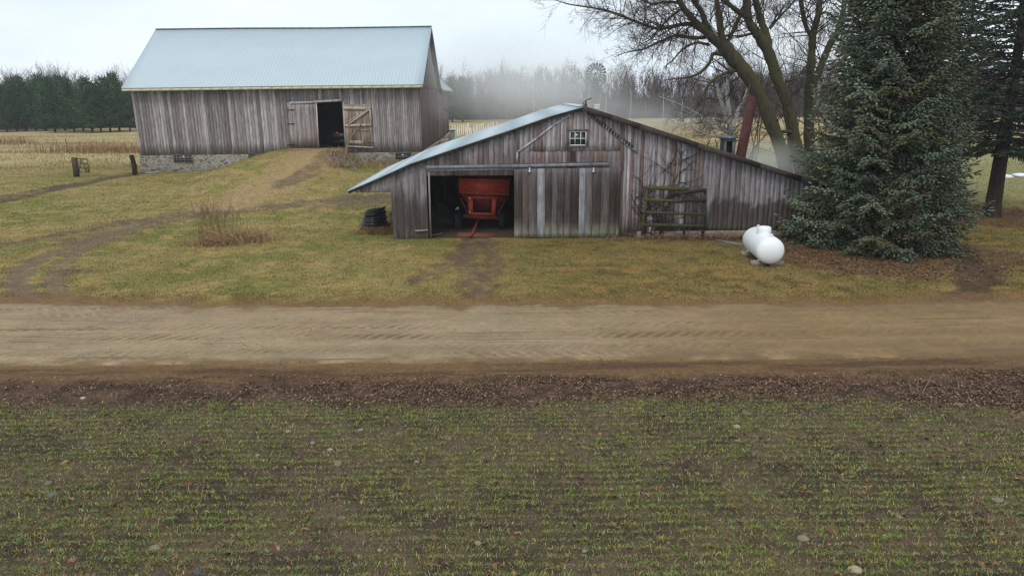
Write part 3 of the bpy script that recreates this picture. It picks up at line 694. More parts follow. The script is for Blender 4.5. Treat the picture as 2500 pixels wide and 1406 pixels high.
def pick(r, cols, lo=0.82, hi=1.15):
    c = r.choice(cols); k = r.uniform(lo, hi); return tuple(x*k for x in c)
KW = 1.75
def poly_z(pts):
    xs_ = [p.x for p in pts]; zs = [p.z for p in pts]
    return lambda x: float(np.interp(x, xs_, zs))
def n1(x, s=0):
    i = math.floor(x); f = x-i; f = f*f*(3-2*f)
    h = lambda k: (math.sin(k*127.1+s*311.7)*43758.5453) % 1.0
    return h(i)*(1-f)+h(i+1)*f

# ------------------------------------------------------------------ SHED
def PS(px, py, off=0.0): return P(px, py, YS-off)
shed = thing('shed', 'weathered low board shed with wide gable, sliding door and bright metal roof', 'shed', (PS(1420, 582).x, YS, 0))
RK = [(853, 463), (930, 430), (1000, 398), (1120, 357), (1250, 314), (1345, 281), (1420, 260), (1490, 282), (1560, 304), (1700, 350), (1850, 399), (1950, 431), (2010, 450)]
RKW = [PS(*q) for q in RK]
zroof = poly_z([Vector((p.x, p.y, p.z-0.13)) for p in RKW])
XL = PS(957, 520).x; XR = PS(1975, 500).x; YSB = 40.6
KS = 1.62; G1 = srgb(114, 109, 111, KS); G2 = srgb(96, 89, 90, KS); G3 = srgb(130, 125, 126, KS); BR = srgb(88, 74, 70, KS); DKB = srgb(54, 46, 42, KS); GRN = srgb(70, 66, 46, KS); RD = srgb(106, 92, 89, KS); LT = srgb(140, 138, 142, KS)
def stainf(c, zline, dark, soft=0.35, amp=0.9, green=0.25):
    def f(x, z, ph=random.random()*9):
        zl = zline+amp*(n1(x*2.3, 3)-0.5)+0.35*(n1(x*9, 4)-0.5)
        m = 1-sm(zl-soft, zl+soft, z); cc = lerp3(c, dark, 0.85*m)
        return lerp3(cc, GRN, green*m*(1-sm(0.1, 0.9, z)))
    return f
mbL = MB()
ZR = PS(1050, 415).z           # top of the door opening
X_OL = PS(1044, 500).x; X_OR = PS(1256, 500).x; X_DR = PS(1512, 500).x
# left of the opening
boards(mbL, (0, YS, 0), (1, 0, 0), (0, -1, 0), XL, X_OL, 0.24, lambda x: -0.12, zroof, 0.025, lambda r, s: stainf(pick(r, [G1, G2, G1]), 2.0, DKB, 0.5, 0.8), 11, lev=14, gap=0.006)
# overhang left of the corner
ZOV = PS(900, 470).z
boards(mbL, (0, YS, 0), (1, 0, 0), (0, -1, 0), PS(868, 465).x, XL, 0.2, lambda x: ZOV, zroof, 0.025, lambda r, s: pick(r, [G1, G2, G3], 0.75, 1.0), 12, lev=4)
# above opening and door up to the roof, left part
X_S0 = PS(1292, 380).x; X_S1 = PS(1512, 500).x-0.02; ZSEAM = PS(1400, 366).z
boards(mbL, (0, YS, 0), (1, 0, 0), (0, -1, 0), X_OL, X_S0, 0.21, lambda x: ZR-0.25, zroof, 0.025, lambda r, s: (lambda c, d: (lambda x, z: lerp3(c, d, (1-sm(ZR+0.1, ZR+1.1+0.5*n1(x*6, 1), z))*0.7)))(pick(r, [G1, G2, G3]), pick(r, [BR, DKB])), 13, lev=7, rag=0.02)
mbL.build('wall', MW_DOOR, shed)
mbC = MB()
boards(mbC, (0, YS, 0), (1, 0, 0), (0, -1, 0), X_S0, X_S1, 0.19, lambda x: ZR-0.25, lambda x: min(ZSEAM, zroof(x)), 0.025, lambda r, s: pick(r, [G2, BR, RD, G1, DKB, RD], 0.75, 1.15), 14, lev=4)
boards(mbC, (0, YS-0.012, 0), (1, 0, 0), (0, -1, 0), X_S0, X_S1, 0.17, lambda x: ZSEAM-0.03, zroof, 0.025, lambda r, s: pick(r, [G1, G2, RD, G3, G1], 0.8, 1.15), 15, lev=5, rag=0.05)
boards(mbC, (0, YS, 0), (1, 0, 0), (0, -1, 0), X_DR-0.02, PS(1600, 480).x, 0.16, lambda x: 0.02, zroof, 0.025, lambda r, s: stainf(pick(r, [G1, G3, RD, BR, G2, LT], 0.8, 1.2), 0.5, DKB, 0.4, 0.7), 16, lev=12, rag=0.05)
mbC.build('gable_wall', MW_SHED, shed)
mbR = MB()
XV = PS(1735, 480).x; ZST = PS(1800, 497).z
boards(mbR, (0, YS, 0), (1, 0, 0), (0, -1, 0), PS(1600, 480).x, XV, 0.2, lambda x: 0.26, zroof, 0.025, lambda r, s: stainf(pick(r, [G1, G2, G1, G3, BR], 0.78, 1.1), 0.8, DKB, 0.4, 1.2), 17, lev=12, rag=0.05)
boards(mbR, (0, YS, 0), (1, 0, 0), (0, -1, 0), XV, XR, 0.21, lambda x: 0.24, zroof, 0.025, lambda r, s: stainf(pick(r, [G1, G2, G1], 0.8, 1.0), ZST, DKB, 0.06, 0.35, 0.55), 18, lev=16, rag=0.04)
mbR.build('wall', MW_DOOR, shed)
mb = MB(); mb.box((PS(1555, 570).x, YS-0.03, -0.3), (XR, YS+0.25, 0.25)); mb.build('foundation', M_CONC, shed)
# side and back walls
mb = MB()
boards(mb, (XL, YS, 0), (0, 1, 0), (-1, 0, 0), 0.03, YSB-YS-0.3, 0.24, lambda s: -0.1, lambda s: zroof(XL)-0.02, 0.025, lambda r, s: pick(r, [G2, BR, DKB]), 19, lev=3)
mb.build('side_wall', MW_DOOR, shed); mb = MB()
boards(mb, (XR, YS, 0), (0, 1, 0), (1, 0, 0), 0.03, YSB-YS-0.3, 0.24, lambda s: -0.1, lambda s: zroof(XR)-0.02, 0.025, lambda r, s: pick(r, [G2, BR, DKB]), 20, lev=3)
mb.build('side_wall', MW_DOOR, shed)
mb = MB()
boards(mb, (0, YSB-0.3, 0), (1, 0, 0), (0, 1, 0), XL, XR, 0.24, lambda s: -0.1, zroof, 0.025, lambda r, s: pick(r, [G2, BR, DKB]), 21, lev=3)
mb.build('back_wall', MW_DOOR, shed)
# inner partition behind the wagon keeps the bay dark
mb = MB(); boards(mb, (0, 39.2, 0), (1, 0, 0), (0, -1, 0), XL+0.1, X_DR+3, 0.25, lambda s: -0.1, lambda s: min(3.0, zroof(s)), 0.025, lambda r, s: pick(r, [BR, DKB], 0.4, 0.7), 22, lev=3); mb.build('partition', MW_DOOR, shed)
# roof: sheet following the sagging rake, ribs running down the slope
def roof_sheet(prof, y0, y1, th):
    mb = MB(); n = len(prof)
    for i in range(n-1):
        a, b = prof[i], prof[i+1]
        mb.hexa([(a.x, y0, a.z-th), (b.x, y0, b.z-th), (b.x, y1, b.z-th), (a.x, y1, a.z-th)], [(a.x, y0, a.z), (b.x, y0, b.z), (b.x, y1, b.z), (a.x, y1, a.z)])
    return mb
mb = roof_sheet(RKW, YS-0.28, YSB, 0.05)
y = YS-0.2
while y < YSB:
    for i in range(len(RKW)-1):
        a, b = RKW[i], RKW[i+1]; mb.bar((a.x, y, a.z+0.012), (b.x, y, b.z+0.012), 0.03, 0.024, (0, 0, 1))
    y += 0.3
pk = RKW[6]; mb.prism([(pk.x-0.22, YS-0.3, pk.z-0.03), (pk.x, YS-0.3, pk.z+0.06), (pk.x+0.22, YS-0.3, pk.z-0.03), (pk.x, YS-0.3, pk.z+0.03)], (0, YSB-YS+0.3, 0))
roof = mb.build('roof', M_ROOF2, shed)
mb = MB(); mb.cur = srgb(66, 58, 55, 1.1)
for i in range(6, len(RKW)-1):
    a, b = RKW[i], RKW[i+1]; dz = Vector((0, 0, -0.07)); mb.bar(Vector((a.x, YS-0.30, a.z))+dz, Vector((b.x, YS-0.30, b.z))+dz, 0.22, 0.03)
for i in range(0, 6):
    a, b = RKW[i], RKW[i+1]; dz = Vector((0, 0, -0.105)); mb.bar(Vector((a.x, YS-0.22, a.z))+dz, Vector((b.x, YS-0.22, b.z))+dz, 0.10, 0.03)
mb.build('fascia', MW_PLAIN, roof)
# old roof-line trim strips on the gable
def strip(pts, w, d, off, col, name, mat=MW_PLAIN, parent=shed):
    mb = MB(); mb.cur = col
    for a, b in zip(pts[:-1], pts[1:]): mb.bar(PS(*a, off), PS(*b, off), w, d)
    return mb.build(name, mat, parent)
strip([(1262, 398), (1263, 372), (1310, 338), (1350, 307), (1392, 280)], 0.07, 0.03, 0.05, srgb(140, 140, 146, 1.5), 'trim_board')
strip([(1425, 274), (1470, 305), (1515, 340), (1555, 372)], 0.10, 0.03, 0.05, srgb(112, 112, 118, 1.5), 'trim_board')
mb = MB(); mb.cur = srgb(60, 58, 60); r = random.Random(3)
for k in range(17):
    t = k/16; p = PS(1437+105*t, 283+78*t, 0.065); mb.bar(p, p+Vector((0.02, -0.01, 0.11+0.05*r.random())), 0.05+0.05*r.random(), 0.03)
mb.build('torn_flashing', MW_PLAIN, shed)
strip([(1047, 418), (1052, 579)], 0.07, 0.09, 0.04, srgb(112, 104, 104, 1.6), 'door_post')
# small window
def window(parent, Pf, x0, y0, x1, y1, nx, nz, off, fw=0.05, case=True, mfr=M_WFRAME):
    a = Pf(x0, y1, off); b = Pf(x1, y0, off); yy = a.y
    mb = MB(); mb.cur = srgb(84, 76, 76, 1.5); t = 0.09
    if case:
        mb.box((a.x-t, yy-0.02, b.z), (b.x+t, yy+0.06, b.z+t)); mb.box((a.x-t, yy-0.05, a.z-t*0.7), (b.x+t, yy+0.06, a.z))
        mb.box((a.x-t, yy-0.018, a.z), (a.x, yy+0.06, b.z)); mb.box((b.x, yy-0.018, a.z), (b.x+t, yy+0.06, b.z))
    else: mb.box((a.x-0.03, yy-0.012, b.z-0.0), (b.x+0.03, yy+0.05, b.z+0.05))
    wnd = mb.build('window', MW_PLAIN, parent)
    mb = MB(); mb.box((a.x+0.002, yy+0.03, a.z+0.002), (b.x-0.002, yy+0.036, b.z-0.002)); mb.build('pane', M_GLASS, wnd)
    mb = MB()
    mb.box((a.x, yy+0.002, a.z), (a.x+fw, yy+0.028, b.z)); mb.box((b.x-fw, yy+0.002, a.z), (b.x, yy+0.028, b.z))
    mb.box((a.x+fw, yy+0.002, a.z), (b.x-fw, yy+0.028, a.z+fw)); mb.box((a.x+fw, yy+0.002, b.z-fw), (b.x-fw, yy+0.028, b.z))
    for i in range(1, nx):
        x = a.x+(b.x-a.x)*i/nx; mb.box((x-fw*0.35, yy+0.005, a.z+fw), (x+fw*0.35, yy+0.026, b.z-fw))
    for i in range(1, nz):
        z = a.z+(b.z-a.z)*i/nz
        for k in range(nx):
            xa = a.x+(b.x-a.x)*k/nx+fw*(1 if k == 0 else 0.36); xb = a.x+(b.x-a.x)*(k+1)/nx-fw*(1 if k == nx-1 else 0.36)
            mb.box((xa, yy+0.007, z-fw*0.35), (xb, yy+0.024, z+fw*0.35))
    mb.build('sash', mfr, wnd); return wnd
window(shed, PS, 1390, 321, 1432, 356, 3, 2, 0.06, 0.04)
# sliding door, its hangers and track
doorm = MB(); za = PS(1300, 411).z; DL = [G2, BR, DKB, srgb(78, 72, 70, KS), srgb(66, 59, 56, KS), DKB]
k = [0]
def dcol(r, s):
    k[0] += 1
    if k[0] in (4, 10): return (lambda c: (lambda x, z: lerp3(c, srgb(112, 112, 104, KS), 0.5*(1-sm(0.2, 1.2, z)))))(srgb(112, 113, 116, KS))
    c = pick(r, DL, 0.7, 1.0)
    return lambda x, z: lerp3(lerp3(c, G1, 0.35*sm(2.0, 3.2, z)), srgb(112, 110, 94, KW), (0.75 if n1(x*14, 2) > 0.35 else 0.4)*(1-sm(0.15, 0.55+0.6*n1(x*8, 6), z)))
boards(doorm, (0, YS-0.14, 0), (1, 0, 0), (0, -1, 0), X_OR-0.02, X_DR, 0.3, lambda x: 0.03, lambda x: za, 0.03, dcol, 23, lev=14, jit=0.006)
sdoor = doorm.build('sliding_door', MW_DOOR, shed)
for px in (1293, 1449):
    mb = MB(); p = PS(px, 417, 0.2); mb.bar(p+Vector((0, 0, 0.12)), p+Vector((0, 0, -0.02)), 0.05, 0.02); mb.bar(p+Vector((-0.05, 0, -0.03)), p+Vector((0.05, 0, -0.03)), 0.07, 0.025); mb.build('hanger', M_WFRAME, sdoor)
    p = p
strip([(1040, 409), (1250, 406), (1486, 401)], 0.13, 0.05, 0.16, srgb(112, 114, 120, 1.2), 'door_track')
strip([(1042, 416), (1256, 413)], 0.08, 0.05, 0.05, srgb(122, 124, 130, 1.5), 'lintel')
strip([(1215, 402), (1486, 396)], 0.06, 0.04, 0.09, srgb(70, 66, 66, 1.5), 'drip_board')
mb = MB(); mb.cur = srgb(120, 108, 98, 1.5); mb.bar(PS(1013, 564, 0.06), PS(1046, 562, 0.06), 0.07, 0.03); mb.build('patch_board', MW_PLAIN, shed)

# vine on the wall and old gate leaning on it
def vine():
    r = random.Random(12); lines = []
    roots = [(1566, 575), (1573, 578), (1590, 577), (1610, 575)]
    def grow(px, py, ang, rad, n, depth):
        pts = [PS(px, py, 0.05+0.02*depth)]; x, yy = px, py
        for i in range(n):
            ang += r.uniform(-0.45, 0.45); st = r.uniform(7, 13); x += math.cos(ang)*st; yy -= math.sin(ang)*st
            if yy < 290+max(0, (x-1500)*0.33)+12 or x < 1540 or x > 1720: break
            pts.append(PS(x, yy, 0.05+0.03*r.random()))
            if depth < 2 and r.random() < 0.30: grow(x, yy, ang+r.choice([-1, 1])*r.uniform(0.5, 1.5), rad*0.62, r.randint(3, 9), depth+1)
        if len(pts) > 2: lines.append(([tuple(p) for p in pts], np.linspace(rad, rad*0.4, len(pts)), srgb(62, 44, 40) if depth < 2 else srgb(48, 38, 36)))
    for a, b in roots: grow(a, b, 1.5, 0.032, 22, 0); grow(a+4, b, 1.35, 0.022, 20, 0)
    for k in range(4): grow(r.uniform(1595, 1660), r.uniform(380, 450), r.uniform(0.5, 2.6), 0.016, 10, 1)
    V, Q, Cc = tubes_np(lines, 4)
    tag(link('climbing_vine', npmesh('climbing_vine', V, [Q], Cc, True), M_BARK2), 'bare dark vine climbing the board wall right of the sliding door', 'vine')
vine()
gate = thing('wooden_gate', 'mossy broken wooden gate leaning against the shed wall', 'gate', (PS(1650, 575).x, YS-0.45, 0))
def PG(px, py):                  # plane of the leaning gate
    f = (582-py)/130.0; return P(px, py, YS-0.75+0.5*f)
MOS = srgb(78, 76, 46, 1.0); WD = srgb(52, 48, 40, 1.1)
for a, b, w, c in (((1576, 458), (1682, 463), 0.17, MOS), ((1574, 487), (1668, 493), 0.13, MOS), ((1572, 518), (1722, 524), 0.11, srgb(68, 68, 46, 1.1)), ((1570, 549), (1722, 553), 0.15, srgb(62, 62, 44, 1.1))):
    mb = MB(); mb.cur = c; mb.bar(PG(*a), PG(*b), w, 0.035); mb.build('rail', MW_PLAIN, gate)
for a, b, w, c in (((1636, 474), (1724, 464), 0.14, WD), ((1664, 488), (1724, 489), 0.15, WD)):
    mb = MB(); mb.cur = c; mb.bar(PG(*a)+Vector((0, -0.04, 0)), PG(*b)+Vector((0, -0.04, 0)), w, 0.035); mb.build('rail', MW_PLAIN, gate)
for a, b, w, c in (((1580, 462), (1568, 572), 0.09, MOS), ((1621, 462), (1612, 572), 0.07, WD), ((1678, 470), (1670, 576), 0.08, WD), ((1722, 468), (1716, 578), 0.12, WD)):
    mb = MB(); mb.cur = c; mb.bar(PG(*a)+Vector((0, 0.05, 0)), PG(*b)+Vector((0, 0.05, 0)), w, 0.06); mb.build('upright', MW_PLAIN, gate)

# gravity wagon in the bay
YW = 33.1
wg = P(1180, 556, YW); wx = wg.x
wag = thing('grain_wagon', 'faded red grain wagon parked in the dark shed bay', 'wagon', (wx, YW, 0))
def PW(px, py, dy=0.0): return P(px, py, YW+dy)
tl, trr, br, bl = PW(1119, 437), PW(1245, 441), PW(1242, 475), PW(1120, 470)
mb = MB(); bd = Vector((0, 2.9, 0)); th = 0.05
mb.prism([bl, br, trr, tl], (0, th, 0))
for a, b in ((bl, tl), (br, trr)):
    sgn = 1 if a.x > wx else -1
    mb.prism([Vector((a.x, YW+th, a.z)), Vector((a.x, YW+2.9, a.z)), Vector((b.x, YW+2.9, b.z)), Vector((b.x, YW+th, b.z))], (-sgn*th, 0, 0))
mb.prism([p+bd for p in (bl, br, trr, tl)], (0, th, 0))
for a, b in ((tl, trr), (bl, br)): mb.bar(a+Vector((0, -0.03, 0)), b+Vector((0, -0.03, 0)), 0.07, 0.06)
mid = (bl+br)/2; midt = (tl+trr)/2; mb.bar(mid+Vector((0, -0.02, 0.03)), midt+Vector((0, -0.02, -0.03)), 0.04, 0.03)
body = mb.build('box', M_RED, wag)
mb = MB(); h0, h1 = PW(1136, 478, 0.1), PW(1228, 478, 0.1); l0, l1 = PW(1156, 522, 0.7), PW(1202, 522, 0.7)
mb.hexa([l0, l1, l1+Vector((0, 1.2, 0)), l0+Vector((0, 1.2, 0))], [bl+Vector((0.03, 0.05, -0.01)), br+Vector((-0.03, 0.05, -0.01)), br+Vector((-0.03, 2.85, -0.01)), bl+Vector((0.03, 2.85, -0.01))])
mb.build('hopper', M_REDD, wag)
mb = MB()
for a, b, w in (((1148, 481), (1150, 524), 0.22), ((1207, 483), (1204, 524), 0.2)): mb.bar(PW(*a, 0.05), PW(*b, 0.05), w, 0.08)
mb.bar(PW(1140, 482, 0.02), PW(1214, 484, 0.02), 0.09, 0.08); mb.bar(PW(1146, 521, 0.0), PW(1208, 523, 0.0), 0.10, 0.08)
mb.build('frame', M_RED, wag)
for a, b in (((1124, 484), (1142, 520)), ((1236, 486), (1214, 522))): mb = MB(); mb.bar(PW(*a, 0.15), PW(*b, 0.15), 0.08, 0.06); mb.build('strut', M_REDD, wag)
mb = MB(); mb.bar(PW(1131, 528, -0.02), PW(1217, 532, -0.02), 0.16, 0.16); mb.bar(PW(1172, 532, -0.02), PW(1172, 528, 2.4), 0.14, 0.12); mb.bar(PW(1131, 530, 2.4)+Vector((0, 0, 0.0)), PW(1217, 532, 2.4), 0.14, 0.14); mb.build('axle', M_REDD, wag)
for px in (1147, ):
    for py in (484, 518):
        mb = MB(); p = PW(px, py, -0.06); mb.bar(p+Vector((-0.045, 0, 0)), p+Vector((0.045, 0, 0)), 0.05, 0.012); mb.build('reflector', M_WHITE, wag)
for px, dy in ((1118, -0.05), (1225, -0.05), (1122, 2.3), (1222, 2.3)):
    zc = 0.37; xw = P(px, 537, YW).x; c = Vector((xw, YW+dy, zc)); mb = MB()
    tw = 0.26; mb.lathe([(-tw/2, 0.24), (-tw/2, 0.34), (-tw/2+0.04, 0.368), (tw/2-0.04, 0.368), (tw/2, 0.34), (tw/2, 0.24)], c, (1, 0, 0), 22)
    for q in range(22):
        a = q*2*math.pi/22; e = Vector((0, math.sin(a), math.cos(a)))*0.368
        mb.bar(c+e+Vector((-0.11, 0, 0)), c+e+Vector((0.11, 0, 0)), 0.03, 0.024, e)
    wh = mb.build('wheel', M_TYRE, wag)
    mb = MB(); mb.lathe([(-0.10, 0.235), (-0.03, 0.20), (-0.03, 0.06), (0.03, 0.06), (0.03, 0.20), (0.10, 0.235)], c, (1, 0, 0), 18); mb.build('rim', M_RIM, wh, True)
mb = MB(); a = PW(1169, 534, -0.1); b = G(1151, 579); mb.bar(a, b+Vector((0, 0, 0.06)), 0.085, 0.085, (0, 0, 1)); mb.bar(PW(1155, 533, -0.08), PW(1185, 534, -0.08), 0.06, 0.10); mb.bar(b+Vector((-0.03, 0.02, 0.07)), b+Vector((-0.06, -0.16, 0.05)), 0.1, 0.05, (0, 0, 1)); mb.build('tongue', M_REDT, wag)
mb = MB(); p = PW(1112, 512, -0.1); q = PW(1119, 506, -0.1); mb.bar(p, q, 0.06, 0.03); mb.bar(q, q+Vector((0, 0, -0.12)), 0.03, 0.03); mb.build('marker_flag', M_WFRAME, wag)
# bits lying in the bay
mb = MB(); p = G(1062, 577); mb.prism([(p.x-0.26, p.y+0.1, 0.03), (p.x+0.16, p.y+0.22, 0.05), (p.x+0.24, p.y+0.02, 0.09), (p.x-0.2, p.y-0.12, 0.06)], (0, 0, 0.012)); mb.prism([(p.x+0.16, p.y+0.22, 0.07), (p.x+0.30, p.y+0.2, 0.10), (p.x+0.34, p.y+0.0, 0.13), (p.x+0.24, p.y+0.02, 0.105)], (0, 0, 0.012))
tag(mb.build('metal_sheet', M_GREY), 'bent pale metal sheet on the ground in the shed doorway', 'sheet')
mb = MB(); p = G(1165, 575); r = random.Random(4)
for k in range(4): mb.hexa([(p.x-0.9+0.02*k, p.y-0.32+0.16*k, 0.005), (p.x+0.75, p.y-0.32+0.16*k, 0.005), (p.x+0.75, p.y-0.18+0.16*k, 0.005), (p.x-0.9, p.y-0.18+0.16*k, 0.005)], [(p.x-0.9+0.02*k, p.y-0.32+0.16*k, 0.045+0.01*k), (p.x+0.75, p.y-0.32+0.16*k, 0.05), (p.x+0.75, p.y-0.18+0.16*k, 0.05), (p.x-0.9, p.y-0.18+0.16*k, 0.045+0.01*k)], srgb(110+5*k, 72, 50, 1.2))
tag(mb.build('door_sill_planks', MW_PLAIN), 'reddish brown planks on the ground across the shed doorway', 'planks')
def heap(name, c, rx, ry, h, col, label, cat, mat, seed, rough=0.35):
    r = np.random.default_rng(seed); n = 40; m = 16; V = [(c.x, c.y, c.z+h)]
    for j in range(1, m+1):
        f = j/m
        for i in range(n):
            a = 2*math.pi*i/n; k = 1+rough*(float(fbm(np.array([math.cos(a)*1.5+f*2]), np.array([math.sin(a)*1.5+seed]), seed)[0])-0.5)*2
            zz = h*(1-f**1.8)*(1+rough*1.2*(float(fbm(np.array([math.cos(a)*f*4+9]), np.array([math.sin(a)*f*4]), seed+1)[0])-0.5)) if j < m else -0.08
            V.append((c.x+math.cos(a)*rx*f*k, c.y+math.sin(a)*ry*f*k, c.z+zz))
    T = [(0, 1+i, 1+(i+1) % n) for i in range(n)]
    Q = [(1+(j-1)*n+i, 1+j*n+i, 1+j*n+(i+1) % n, 1+(j-1)*n+(i+1) % n) for j in range(1, m) for i in range(n)]
    cc = np.array(col)*(0.7+0.6*r.random((len(V), 1)))
    return tag(link(name, npmesh(name, V, [T, Q], cc, True), mat), label, cat)
M_HEAP = m_attr('heap_stuff', 0.9, 9, 0.5, 1.4, 0.6)
pp = P(1076, 556, 34.6); heap('canvas_heap', Vector((pp.x, 34.9, 0)), 0.8, 0.7, 0.95, srgb(60, 57, 52), 'grey canvas heap on the floor left of the wagon', 'heap', M_HEAP, 3)

# coil of black pipe on a pallet, with firewood behind
cp = G(915, 556); coil = thing('pipe_coil', 'tall coil of black plastic pipe beside the left shed corner', 'pipe coil', (cp.x, cp.y, 0))
r = random.Random(8); mb = MB(); R0 = 0.56
pts = []; nt_ = 8
for k in range(nt_*28+1):
    a = k/28*2*math.pi; f = k/(nt_*28); rr = R0*(1-0.22*f)+0.035*math.sin(k/28*2.4)
    pts.append((cp.x+0.02+rr*math.cos(a)+0.05*f, cp.y+rr*math.sin(a), 0.20+0.088*nt_*f+0.07*f*math.cos(a)))
mb.tube(pts, 0.044, 8)
mb.build('coil', M_BLACKPIPE, coil, True)
for dx, rr, z, w in ((-0.12, 0.60, 0.14, 0.022), (-0.06, 0.58, 0.18, 0.022)):
    mb = MB(); mb.tube([(cp.x+dx+rr*math.cos(a/20*2*math.pi), cp.y-0.05+rr*0.95*math.sin(a/20*2*math.pi), z+0.02*math.sin(a*0.9)) for a in range(21)], w, 6); mb.build('loose_loop', M_BLACKPIPE, coil, True)
pal = thing('pallet', 'low wooden pallet under the coil of black pipe', 'pallet', (cp.x, cp.y, 0))
for k in range(5):
    mb = MB(); mb.cur = srgb(128, 98, 74, 1.2); mb.box((cp.x-0.62, cp.y-0.62+0.28*k, 0.10), (cp.x+0.72, cp.y-0.46+0.28*k, 0.122)); mb.build('slat', MW_PLAIN, pal)
for k in range(3):
    mb = MB(); mb.cur = srgb(100, 78, 60, 1.2); mb.box((cp.x-0.6+0.6*k, cp.y-0.6, -0.05), (cp.x-0.52+0.6*k, cp.y+0.66, 0.098)); mb.build('stringer', MW_PLAIN, pal)
lg = P(954, 540, 32.0); r = random.Random(21); kk = 0
for row in range(6):
    for c_ in range(2):
        x0 = XL-0.09-0.16*c_-(0.08 if row % 2 else 0); z0 = 0.10+row*0.14; mb = MB(); mb.cur = srgb(112, 96, 78, 1.1)
        mb.lathe([(0, 0.07), (0.0, 0.08), (0.6, 0.075), (0.6, 0.07)], (x0, 32.2+r.uniform(0, 0.2), z0), (0.03, 1, 0), 9)
        o = mb.build('log', M_BARK2); kk += 1
        tag(o, 'cut firewood log in the small stack between pipe coil and shed corner', 'log', 'firewood stack at the shed corner')

# propane tank
tk = thing('propane_tank', 'white horizontal propane tank on concrete blocks in front of the spruce', 'propane tank', (0, 0, 0))
fa = P(1882, 613, 25.4); A0 = G(1885, 655)
ya = A0.y+0.1; zt = 0.78
ca_ = P(1882, 613, ya); zt = ca_.z; far = P(1836, 583, ya+2.55)
e0 = Vector((ca_.x, ya, zt)); e1 = Vector((far.x, ya+2.55, zt+0.02)); ax = (e1-e0).normalized(); Lk = (e1-e0).length
Rt = 31.5/F*(e0-Vector((0, 0, CAMH))).length
prof = [(-0.12, 0.0)]+[(Rt*0.62*(1-math.sin(t)), Rt*math.cos(t)) for t in [math.pi/2*(1-i/9) for i in range(0, 10)]]
prof = [(Rt*0.6*(1-math.sin(t)), max(0.001, Rt*math.cos(t))) for t in [math.pi/2*(1-i/10) for i in range(11)]]
prof = prof+[(Lk-a, b) for a, b in prof[::-1]]
o_ = e0-ax*Rt*0.45; tk.location = (e0.x, e0.y, 0); tk['org'] = [e0.x, e0.y, 0]
mb = MB(); mb.lathe(prof, o_, ax, 40); mb.build('tank', M_WHITE, tk, True)
cdm = o_+ax*(Lk*0.49)+Vector((0, 0, Rt-0.06)); mb = MB(); hh = 16.5/F*27*1.0
mb.lathe([(0, hh), (0.19, hh), (0.24, hh*0.93), (0.265, hh*0.75), (0.275, 0.01)], cdm, (0, 0, 1), 28); mb.build('dome_cover', M_WHITE, tk, True)
mb = MB(); p = cdm+Vector((hh*0.7, 0, 0.05)); mb.tube([p, p+ax*-0.5+Vector((0.06, 0, 0.0))], 0.02, 6); mb.build('hinge_line', M_GALV, tk)
for f in (0.13, 0.80):
    c = o_+ax*(Lk*f)+Vector((0, 0, Rt-0.01)); mb = MB(); mb.tube([c+Vector((0.055*math.cos(t), 0, 0.03+0.075*math.sin(t)*1.2)) for t in [math.pi*i/10 for i in range(11)]]+[], 0.016, 6); mb.build('lifting_eye', M_WHITE, tk, True)
for f in (0.20, 0.82):
    for s in (-1, 1):
        c = o_+ax*(Lk*f); side = Vector((ax.y, -ax.x, 0))*s; mb = MB(); p = c+side*Rt*0.55-Vector((0, 0, Rt*0.75)); zb_ = 0.2
        mb.bar(p, (p.x, p.y, zb_), 0.045, 0.12, (0, 1, 0)); mb.bar((p.x-0.09, p.y, zb_+0.012), (p.x+0.09, p.y, zb_+0.012), 0.12, 0.024, (0, 0, 1)); mb.build('leg', M_WHITE, tk)
mb = MB(); c = o_+ax*0.005+Vector((0.19, -0.012, -0.2)); mb.bar(c+Vector((0, 0.10, -0.05)), c+Vector((0.03, 0.10, 0.06)), 0.012, 0.02); mb.build('data_plate', M_GALV, tk)
blk = [(0.20, -0.34, 0, 'wide concrete block under the front left leg of the propane tank'), (0.20, 0.30, 0.05, 'tilted concrete block under the front right leg of the propane tank'), (0.82, -0.30, 0, 'concrete block under the rear left leg of the propane tank'), (0.82, 0.32, 0, 'concrete block under the rear right leg of the propane tank')]
for f, s, tz, lab in blk:
    c = o_+ax*(Lk*f); side = Vector((ax.y, -ax.x, 0)); p = c+side*s; mb = MB()
    mb.box((-0.24, -0.1, 0), (0.24, 0.1, 0.19)); mb.box((-0.26, -0.11, -0.05), (0.2, 0.12, -0.002))
    o = mb.build('concrete_block', M_BLOCK); o.location = (p.x, p.y, 0.005); o.rotation_euler = (0, tz, 0.08+tz*3)
    tag(o, lab, 'concrete block', 'blocks under the propane tank')
p = G(1812, 600); q = G(1752, 588); mb = MB(); mb.cur = srgb(106, 108, 110, 1.1); mb.bar(p+Vector((0, 0, 0.035)), q+Vector((0, 0, 0.035)), 0.3, 0.06, (0, 0, 1))
tag(mb.build('plank', MW_PLAIN), 'grey weathered plank lying on the ground behind the propane tank', 'plank')

